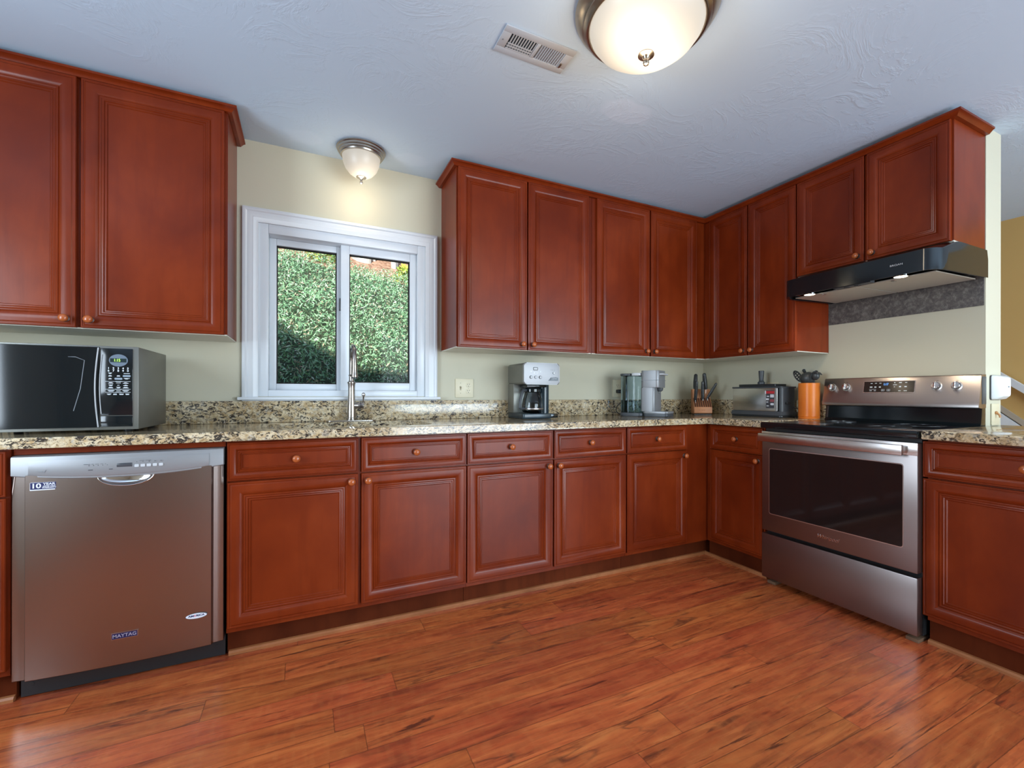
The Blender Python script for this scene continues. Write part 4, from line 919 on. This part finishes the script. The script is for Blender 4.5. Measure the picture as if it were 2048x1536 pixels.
for x, z, w_, h_ in ((-0.100, 0.020, 0.010, 0.003), (-0.078, 0.021, 0.010, 0.003), (-0.055, 0.021, 0.010, 0.003), (-0.101, -0.001, 0.013, 0.006), (-0.079, -0.001, 0.010, 0.006), (-0.056, -0.001, 0.010, 0.006), (-0.092, -0.014, 0.036, 0.0014), (-0.102, -0.022, 0.012, 0.003), (-0.080, -0.022, 0.010, 0.003),
                     (0.016, 0.023, 0.006, 0.005), (0.018, 0.011, 0.019, 0.003), (0.016, -0.001, 0.006, 0.003), (0.043, 0.023, 0.013, 0.005), (0.043, 0.000, 0.009, 0.007), (0.042, -0.023, 0.012, 0.003), (0.070, 0.023, 0.010, 0.004), (0.069, 0.000, 0.011, 0.006), (0.069, -0.023, 0.015, 0.003)):
    m.box(x+0.015-w_/2, x+0.015+w_/2, -0.0031, -0.0020, z-h_/2, z+h_/2)
for x0_ in (-0.022, 0.006):
    for q in range(2):
        m.tube([(x0_ - 0.007 + 0.008*q + dx_, -0.0030, -0.019 + dz_) for dx_, dz_ in ((-0.003, -0.005), (0.003, -0.005), (0.003, 0.005), (-0.003, 0.005), (-0.003, -0.005))], 0.0007, 5)
m.build('touch_keys', INKW, dg_, smooth=0)
text('clock_digits', '1:17', 0.018, (-0.012, -0.0031, 0.014), dg_, DISPB, sx=0.8)
KD = pmat('knob_face_steel', (0.62, 0.60, 0.58), 0.2, 1.0)
for x in (-0.323, -0.241, 0.203, 0.285):
    k = onbg(MB().lathe([(0.0235, 0.0), (0.0235, -0.003), (0.0190, -0.004), (0.0185, -0.018), (0.0165, -0.022), (0.001, -0.0225)], (0, 0, 0), 'y', 28, cap=False).build('knob', KD, bg), x, 1.121)
    MB().box(-0.0055, 0.0055, -0.031, -0.020, -0.0175, 0.0175, 0.003).build('knob_grip', CHROME, k)
    m = MB(); m.box(-0.004, 0.004, -0.0006, 0.001, 0.028, 0.030); m.build('dial_mark', INKD, k, smooth=0)
for x in (-0.33, 0.33):
    MB().lathe([(0.018, 0.016), (0.018, 0.022), (0.010, 0.024), (0.010, 0.032)], (x, -0.56, 0), 'z', 14).build('foot', BLACK, t)
SHIM = pmat('bare_wood_shim', (0.17, 0.10, 0.06), 0.9)
SHIM.node_tree.nodes['Principled BSDF'].inputs['Specular IOR Level'].default_value = 0.1
for y, lab in ((-1.4265+0.33, 'small bare wood shim under the left front foot of the range'), (-1.4265-0.345, 'small bare wood shim under the right front foot of the range')):
    tag(MB().box(-0.640, -0.53, y-0.024, y+0.024, 0.0004, 0.0155, 0.001).build('shim', SHIM), lab, 'shim', 'shims under the range')

# ------------------------------------------------------------------ range hood and slate strip
t = thing('range_hood', 'black under-cabinet range hood with two lit lamps over the range', 'range hood', (0, -1.432, 1.640), RW)
hwid = 0.374
sec = []
m = MB(); n = 10
fr = []          # plan outline of the front: rounded corners
R_ = 0.10
for k in range(n+1): a = PI + PI/2*k/n; fr.append((-hwid + R_*0.55 + R_*0.55*math.cos(a), -0.505 + R_ + R_*math.sin(a)))
for k in range(n+1): a = 1.5*PI + PI/2*k/n; fr.append((hwid - R_*0.55 + R_*0.55*math.cos(a), -0.505 + R_ + R_*math.sin(a)))
bot = [(-hwid, -0.006, 0.012)] + [(x, y, 0.0) for x, y in fr] + [(hwid, -0.006, 0.012)]
mid = [(-hwid, -0.006, 0.100)] + [(x, y+0.002, 0.098) for x, y in fr] + [(hwid, -0.006, 0.100)]
top = [(-hwid*0.99, -0.006, 0.1485)] + [(x*0.99, y*0.66 if y < -0.3 else y, 0.1485) for x, y in fr] + [(hwid*0.99, -0.006, 0.1485)]
m.grid([bot, mid, top]); m.bm.faces.new([m._v(p) for p in top]); 
lip = [(x*0.97, y*0.965 - 0.004, z+0.002) for x, y, z in bot]; m.grid([bot, lip])
inn = [(x*0.97, y*0.965 - 0.004, z+0.014) for x, y, z in bot]; m.grid([lip, inn]); m.bm.faces.new([m._v(p) for p in inn])
bmesh.ops.remove_doubles(m.bm, verts=m.bm.verts, dist=1e-5); bmesh.ops.recalc_face_normals(m.bm, faces=m.bm.faces)
m.build('shell', BLACKG, t, smooth=35)
for xa, xb in ((-0.335, -0.004), (0.004, 0.335)):
    fo = MB().prism([(-0.425, 0.001), (-0.030, 0.010), (-0.030, 0.014), (-0.425, 0.006)], 'x', xa, xb).build('filter', FILTER, t, smooth=0)
    MB().box((xa+xb)/2-0.02, (xa+xb)/2-0.004, -0.415, -0.395, -0.003, 0.003).build('filter_tab', STEEL, fo)
MB().box(-0.09, 0.09, -0.478, -0.440, 0.0005, 0.014).build('switch_panel', DGREY, t)
for x in (-0.03, 0.02): MB().box(x-0.012, x+0.012, -0.468, -0.452, -0.003, 0.002, 0.001).build('switch', BLACK, t)
for x in (-0.228, 0.214):
    lp = MB().lathe([(0.030, 0.012), (0.030, -0.0005), (0.027, -0.001)], (x, -0.462, 0), 'z', 28, cap=False).build('lamp_ring', CHROME, t)
    MB().lathe([(0.027, 0.0), (0.001, -0.001)], (x, -0.462, 0), 'z', 28, cap=False).build('bulb', BULB, lp)
    l_ = light('hood_lamp', 'SPOT', (-0.462, -1.432 - x, 1.632), 3.2, (1.0, 0.82, 0.58), direction=(0.12, 0, -1), spot_size=2.2, spot_blend=0.7, shadow_soft_size=0.03)
text('maker_mark', 'BROAN', 0.012, (0.215, -0.5058, 0.050), t, LGREY, sx=1.3)
sl = MB().box(-0.0055, -0.0006, -1.790, -1.0385, 1.520, 1.790).build('slate_strip', SLATE, smooth=0); tag(sl, 'dark mottled slate strip on the wall under the range hood', 'wall covering')

# ------------------------------------------------------------------ ceiling lights and vent
def flush_light(name, label, x, y, prof_m, prof_g, prof_f, gmat, rim, watts, lz, rad, bulbs):
    t = thing(name, label, 'ceiling light', (x, y, ZC))
    MB().lathe(prof_m, (0, 0, 0), 'z', 56, cap=False).build('canopy', rim, t)
    MB().lathe(prof_g, (0, 0, 0), 'z', 56, cap=False).build('glass_dome', gmat, t, smooth=60)
    MB().lathe(prof_f, (0, 0, 0), 'z', 24).build('finial', rim, t)
    light(name + '_glow', 'POINT', (x, y, ZC + lz), watts, (1.0, 0.83, 0.60), shadow_soft_size=rad)
    return t
flush_light('ceiling_light', 'large flush ceiling light with a bronze rim and frosted glass dome', -1.955, -1.572,
    [(0.232, -0.0005), (0.243, -0.006), (0.245, -0.012), (0.238, -0.024), (0.222, -0.044), (0.216, -0.048), (0.216, -0.054), (0.208, -0.062), (0.202, -0.066), (0.198, -0.066), (0.192, -0.058)],
    [(0.196, -0.060), (0.191, -0.074), (0.172, -0.101), (0.141, -0.125), (0.100, -0.142), (0.054, -0.152), (0.012, -0.155)],
    [(0.002, -0.148), (0.026, -0.153), (0.028, -0.158), (0.014, -0.163), (0.009, -0.171), (0.0085, -0.177), (0.011, -0.182), (0.009, -0.189), (0.002, -0.192)], DOME, BRONZE, 5.5, -0.33, 0.12, 2)
flush_light('ceiling_light', 'small flush ceiling light with ribbed nickel rim above the window', -2.737, -0.165,
    [(0.120, -0.0005), (0.126, -0.004), (0.126, -0.010), (0.121, -0.014), (0.120, -0.022), (0.114, -0.026), (0.113, -0.033), (0.107, -0.037), (0.105, -0.044), (0.096, -0.046)],
    [(0.098, -0.040), (0.097, -0.050), (0.092, -0.080), (0.081, -0.108), (0.062, -0.132), (0.038, -0.148), (0.010, -0.155)],
    [(0.002, -0.150), (0.026, -0.150), (0.026, -0.154), (0.012, -0.158), (0.006, -0.165), (0.0055, -0.173), (0.0085, -0.178), (0.0085, -0.184), (0.002, -0.189)], DOME2, NICKEL, 1.0, -0.235, 0.05, 1)
t = thing('ceiling_vent', 'white metal air register in the ceiling beside the large lamp', 'vent', (-2.216, -1.2375, ZC))
m = MB(); a0, a1, b0, b1 = -0.148, 0.148, -0.068, 0.068
m.box(a0, a1, b0, b0+0.030, -0.007, -0.0003, 0.002).box(a0, a1, b1-0.030, b1, -0.007, -0.0003, 0.002).box(a0, a0+0.034, b0+0.03, b1-0.03, -0.007, -0.0003, 0.002).box(a1-0.034, a1, b0+0.03, b1-0.03, -0.007, -0.0003, 0.002).box(-0.007, 0.007, b0+0.03, b1-0.03, -0.007, -0.0003, 0.001)
m.build('frame', VENTM, t)
MB().box(-0.118, 0.118, -0.042, 0.042, -0.0012, -0.0004).build('duct_opening', pmat('vent_dark', (0.05, 0.08, 0.10), 0.8), t, smooth=0)
m = MB()
for k in range(10): x = -0.108 + 0.0106*k; m.prism([(x, -0.0062), (x+0.0070, -0.0020), (x+0.0078, -0.0026), (x+0.0010, -0.0068)], 'y', -0.040, 0.040)
for k in range(11): x = 0.012 + 0.0095*k; m.prism([(x, -0.0020), (x+0.0050, -0.0062), (x+0.0058, -0.0056), (x+0.0010, -0.0014)], 'y', -0.040, 0.040)
m.build('louvre', VENTM, t, smooth=0)
m = MB()
for k in range(3): m.box(-0.112, -0.010, 0.004+0.013*k, 0.0115+0.013*k, -0.0072, -0.0066)
m.build('cross_louvre', VENTM, t, smooth=0)
MB().box(0.118, 0.124, 0.010, 0.034, -0.012, -0.006, 0.001).build('damper_lever', BRONZE, t)
MB().lathe([(0.003, -0.007), (0.003, -0.0085)], (-0.136, 0.0, 0), 'z', 10).build('screw', MGREY, t)

# ------------------------------------------------------------------ wall end fittings and next room
t = thing('wall_sensor', 'white plastic sensor box mounted on the wall end right of the range', 'sensor', (0.100, -1.7955, 1.112))
MB().prism(rrect(-0.058, 0.064, -0.062, 0.062, 0.012, 4), 'y', -0.006, -0.0003).build('back_plate', DGREY, t)
m = MB(); lo = [rrect(-0.056 + q, 0.066 - q*1.2, -0.060 + q*0.9, 0.061 - q*0.6, 0.012, 4) for q in (0.0, 0.004, 0.020)]
for p_, y_ in zip(lo, (-0.006, -0.022, -0.040)): pass
rows = [[(u, y_, v) for u, v in p_ + p_[:1]] for p_, y_ in zip(lo, (-0.006, -0.026, -0.046))]
m.grid(rows); m.bm.faces.new([m._v(p) for p in rows[-1][:-1]]); bmesh.ops.remove_doubles(m.bm, verts=m.bm.verts, dist=1e-5); bmesh.ops.recalc_face_normals(m.bm, faces=m.bm.faces)
m.build('housing', PWHITE, t, smooth=40)
MB().sphere((0.015, -0.0465, 0.004), 0.004, seg=10).build('sensor_eye', MGREY, t)
t = thing('switch_plate', 'cream switch plate on the wall end just above the peninsula counter', 'switch', (0.095, -1.7955, 0.978))
MB().prism(rrect(-0.043, 0.043, -0.0545, 0.054, 0.003, 3), 'y', -0.006, -0.0003, 0.0015).build('cover', CREAM, t)
MB().lathe([(0.008, -0.005), (0.008, -0.012), (0.005, -0.014)], (-0.004, 0, 0.008), 'y', 14).tube([(-0.002, -0.012, 0.006), (0.002, -0.020, -0.004), (0.001, -0.022, -0.016)], [0.005, 0.0045, 0.004], 8).build('rotary_knob', pmat('amber_plastic', (0.45, 0.20, 0.06), 0.35), t)
m = MB(); m.prism([(-1.20, 1.327), (-1.20, 1.290), (-2.60, 0.170), (-2.60, 0.210)], 'x', 1.66, 1.70); 
t = thing('handrail', 'white stair handrail on the ochre wall of the next room', 'handrail', (1.70, -1.3, 0))
d_ = Vector((0, -1, -0.80)).normalized(); up_ = Vector((0, 0.80, -1)).normalized()*-1
mm = MB((1.70, -1.3, 0)); c0 = Vector((1.700, -1.309, 1.217)); A = c0 - d_*0.55; B = c0 + d_*1.35
q = [mm._v(p) for p in (A+up_*0.022+Vector((-.02,0,0)), A+up_*0.022+Vector((.02,0,0)), A-up_*0.022+Vector((.02,0,0)), A-up_*0.022+Vector((-.02,0,0)))]
r2 = [mm._v(p) for p in (B+up_*0.022+Vector((-.02,0,0)), B+up_*0.022+Vector((.02,0,0)), B-up_*0.022+Vector((.02,0,0)), B-up_*0.022+Vector((-.02,0,0)))]
for i in range(4): mm.bm.faces.new([q[i], q[(i+1) % 4], r2[(i+1) % 4], r2[i]])
mm.bm.faces.new(q); mm.bm.faces.new(list(reversed(r2))); bmesh.ops.recalc_face_normals(mm.bm, faces=mm.bm.faces); mm.build('rail', WHITE, t, smooth=0)
for k in (0.1, 0.9):
    p_ = A.lerp(B, k); MB((1.70, -1.3, 0)).box(1.715, 1.7498, p_.y-0.015, p_.y+0.015, p_.z-0.05, p_.z-0.012).build('bracket', NICKEL, t)
def slope_board(name, zc, hgt, xa, xb, mat_):
    m = MB(); ya, yb = -0.6, -1.75
    za = zc + (-1.309 - ya)*-0.86; za = zc + 0.86*(ya + 1.309); zb_ = zc + 0.86*(yb + 1.309)
    m.prism([(ya, za), (yb, zb_), (yb, zb_-hgt), (ya, za-hgt)], 'x', xa, xb); return struct(m.build(name, mat_, smooth=0))
slope_board('trim_5', 0.985, 0.045, 1.725, 1.7495, pmat('tan_trim', (0.42, 0.36, 0.28), 0.6))
slope_board('trim_6', 0.930, 0.20, 1.715, 1.7490, WHITE)

# ------------------------------------------------------------------ outside the window
def hz(x, y): return 0.14 + 0.62*(y-0.8) - 0.145*(x+3.0)
DIRT = pmat('dark_soil', (0.035, 0.045, 0.022), 0.95)  # dark green-brown ground below the foliage
m = MB()
ys = [0.17, 0.5, 0.8] + [0.8 + 0.4*k for k in range(1, 14)]; xs = [-9 + 0.6*k for k in range(31)]
m.grid([[(x, y, max(0.1, hz(x, y)) + 0.03*math.sin(3.1*x+2*y) if y > 0.6 else 0.1) for x in xs] for y in ys])
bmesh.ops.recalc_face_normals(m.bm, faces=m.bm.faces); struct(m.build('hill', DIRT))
LIT = pmat('leaf_litter', (0.40, 0.21, 0.12), 0.95)
setcol(LIT, ramp(LIT, noise(LIT, coords(LIT, rand=False), 9, 5, 0.7, 1.0), [(0.32, (0.10, 0.05, 0.03)), (0.48, (0.26, 0.13, 0.08)), (0.62, (0.40, 0.25, 0.18)), (0.8, (0.52, 0.42, 0.36))]))
m = MB(); m.grid([[(x, y, hz(x, 6.1) - 0.10 + 0.55*(y-6.0)) for x in xs] for y in (6.0, 7.5, 9.0, 12.0, 18.0, 24.0)])
bmesh.ops.recalc_face_normals(m.bm, faces=m.bm.faces); struct(m.build('hill', LIT))

import numpy as np
rng = np.random.default_rng(4)
def foliage(name, pts, nrm, L, wd, cols, label, cat, group=None, stuff=True, upward=0.5, parent=None):
    V, Fc, MI = [], [], []
    for (p, nv) in zip(pts, nrm):
        d = rng.normal(size=3); d = d/np.linalg.norm(d) + upward*nv; d /= np.linalg.norm(d)
        s = np.cross(d, rng.normal(size=3)); s /= np.linalg.norm(s)
        l = L*rng.uniform(0.55, 1.3); w_ = wd*rng.uniform(0.6, 1.3); b = len(V)
        mdp = p + d*l*0.5 + np.array([0, 0, 0.04*l])
        V += [tuple(p), tuple(mdp + s*w_), tuple(p + d*l), tuple(mdp - s*w_)]
        Fc.append((b, b+1, b+2, b+3)); MI.append(int(rng.choice(len(cols), p=[c[1] for c in cols])))
    me = bpy.data.meshes.new(name); me.from_pydata(V, [], Fc); me.polygons.foreach_set('material_index', MI)
    for c, _ in cols: me.materials.append(c)
    o = bpy.data.objects.new(name, me); C.objects.link(o)
    if parent: o.parent = parent; return o
    tag(o, label, cat, group, 'stuff' if stuff else None); return o
def leafm(n_, c): return pmat(n_, c, 0.6, **{'Subsurface Weight': 0.0})
G1, G2, G3, G4 = leafm('juniper_light', (0.33, 0.52, 0.33)), leafm('juniper_mid', (0.24, 0.44, 0.23)), leafm('juniper_dark', (0.09, 0.21, 0.11)), leafm('dead_leaf', (0.62, 0.42, 0.30))
G5 = leafm('pale_tip', (0.62, 0.66, 0.56)); YG = leafm('yellow_green_leaf', (0.50, 0.50, 0.08)); YG2 = leafm('green_bush_leaf', (0.22, 0.34, 0.05))
N = 68000
px = rng.uniform(-5.2, 0.8, N); pyy = rng.uniform(1.0, 6.25, N)
pz_ = 0.14 + 0.62*(pyy-0.8) - 0.145*(px+3.0) + rng.uniform(0.0, 0.16, N) + 0.05*np.sin(4*px) * np.sin(3.3*pyy)
nv = np.array([0.1, -0.5, 0.85]); nv /= np.linalg.norm(nv)
foliage('juniper_foliage', np.stack([px, pyy, pz_], 1), np.repeat(nv[None], N, 0), 0.062, 0.0070, [(G1, 0.32), (G2, 0.33), (G3, 0.21), (G4, 0.06), (G5, 0.08)], 'dense green juniper ground cover on the bank outside the window', 'ground cover', upward=0.35)
def trunk(x, y, r, h, label, lean=0.0, mat_=None):
    z = hz(x, 6.1) - 0.10 + 0.55*(y-6.0) - 0.15
    o = MB().tube([(x, y, z), (x+lean*0.3, y, z+h*0.35), (x+lean, y, z+h)], [r*1.25, r, r*0.8], 12).build('tree_trunk', mat_)
    return tag(o, label, 'tree')
BARK = pmat('pale_bark', (0.62, 0.56, 0.50), 0.9); setcol(BARK, ramp(BARK, noise(BARK, coords(BARK, (4, 4, 1)), 6, 4), [(0.35, (0.40, 0.34, 0.30)), (0.6, (0.72, 0.68, 0.63))]))
trunk(-1.98, 7.2, 0.16, 4.0, 'thick pale tree trunk beyond the bank, seen at the top of the right window pane', 0.05, BARK)
trunk(-1.72, 7.4, 0.035, 4.0, 'thin pale sapling stem beyond the bank, in the middle of the right pane', 0.12, BARK)
trunk(-1.58, 7.7, 0.030, 4.0, 'thinner sapling stem just right of the middle of the right pane', -0.05, BARK)
trunk(-1.34, 7.2, 0.045, 4.0, 'pale sapling stem beyond the bank, near the right edge of the window', 0.05, BARK)
trunk(-1.25, 7.4, 0.035, 4.0, 'pale sapling stem nearest the yellow-green shrub outside the window', -0.04, BARK)
def shrub(x, y, z, r, n_, label):
    pts = rng.normal(size=(n_, 3)); pts /= np.linalg.norm(pts, axis=1)[:, None]; nr = pts.copy(); pts = pts*r*rng.uniform(0.4, 1, (n_, 1))**0.5 + np.array([x, y, z])
    t = thing('shrub', label, 'shrub', (x, y, z-r))
    MB((x, y, z-r)).tube([(x, y, z-r-0.1), (x, y, z)], 0.02, 8).build('stem', BARK, t)
    o = foliage('foliage', pts - np.array([x, y, z-r]), nr, 0.10, 0.026, [(YG, 0.55), (YG2, 0.45)], '', '', parent=t, upward=0.6)
shrub(-2.72, 6.5, 3.60, 0.26, 400, 'yellow-green shrub on top of the bank behind the window centre post')
shrub(-1.18, 6.45, 3.34, 0.26, 500, 'yellow-green shrub on top of the bank at the right edge of the window')
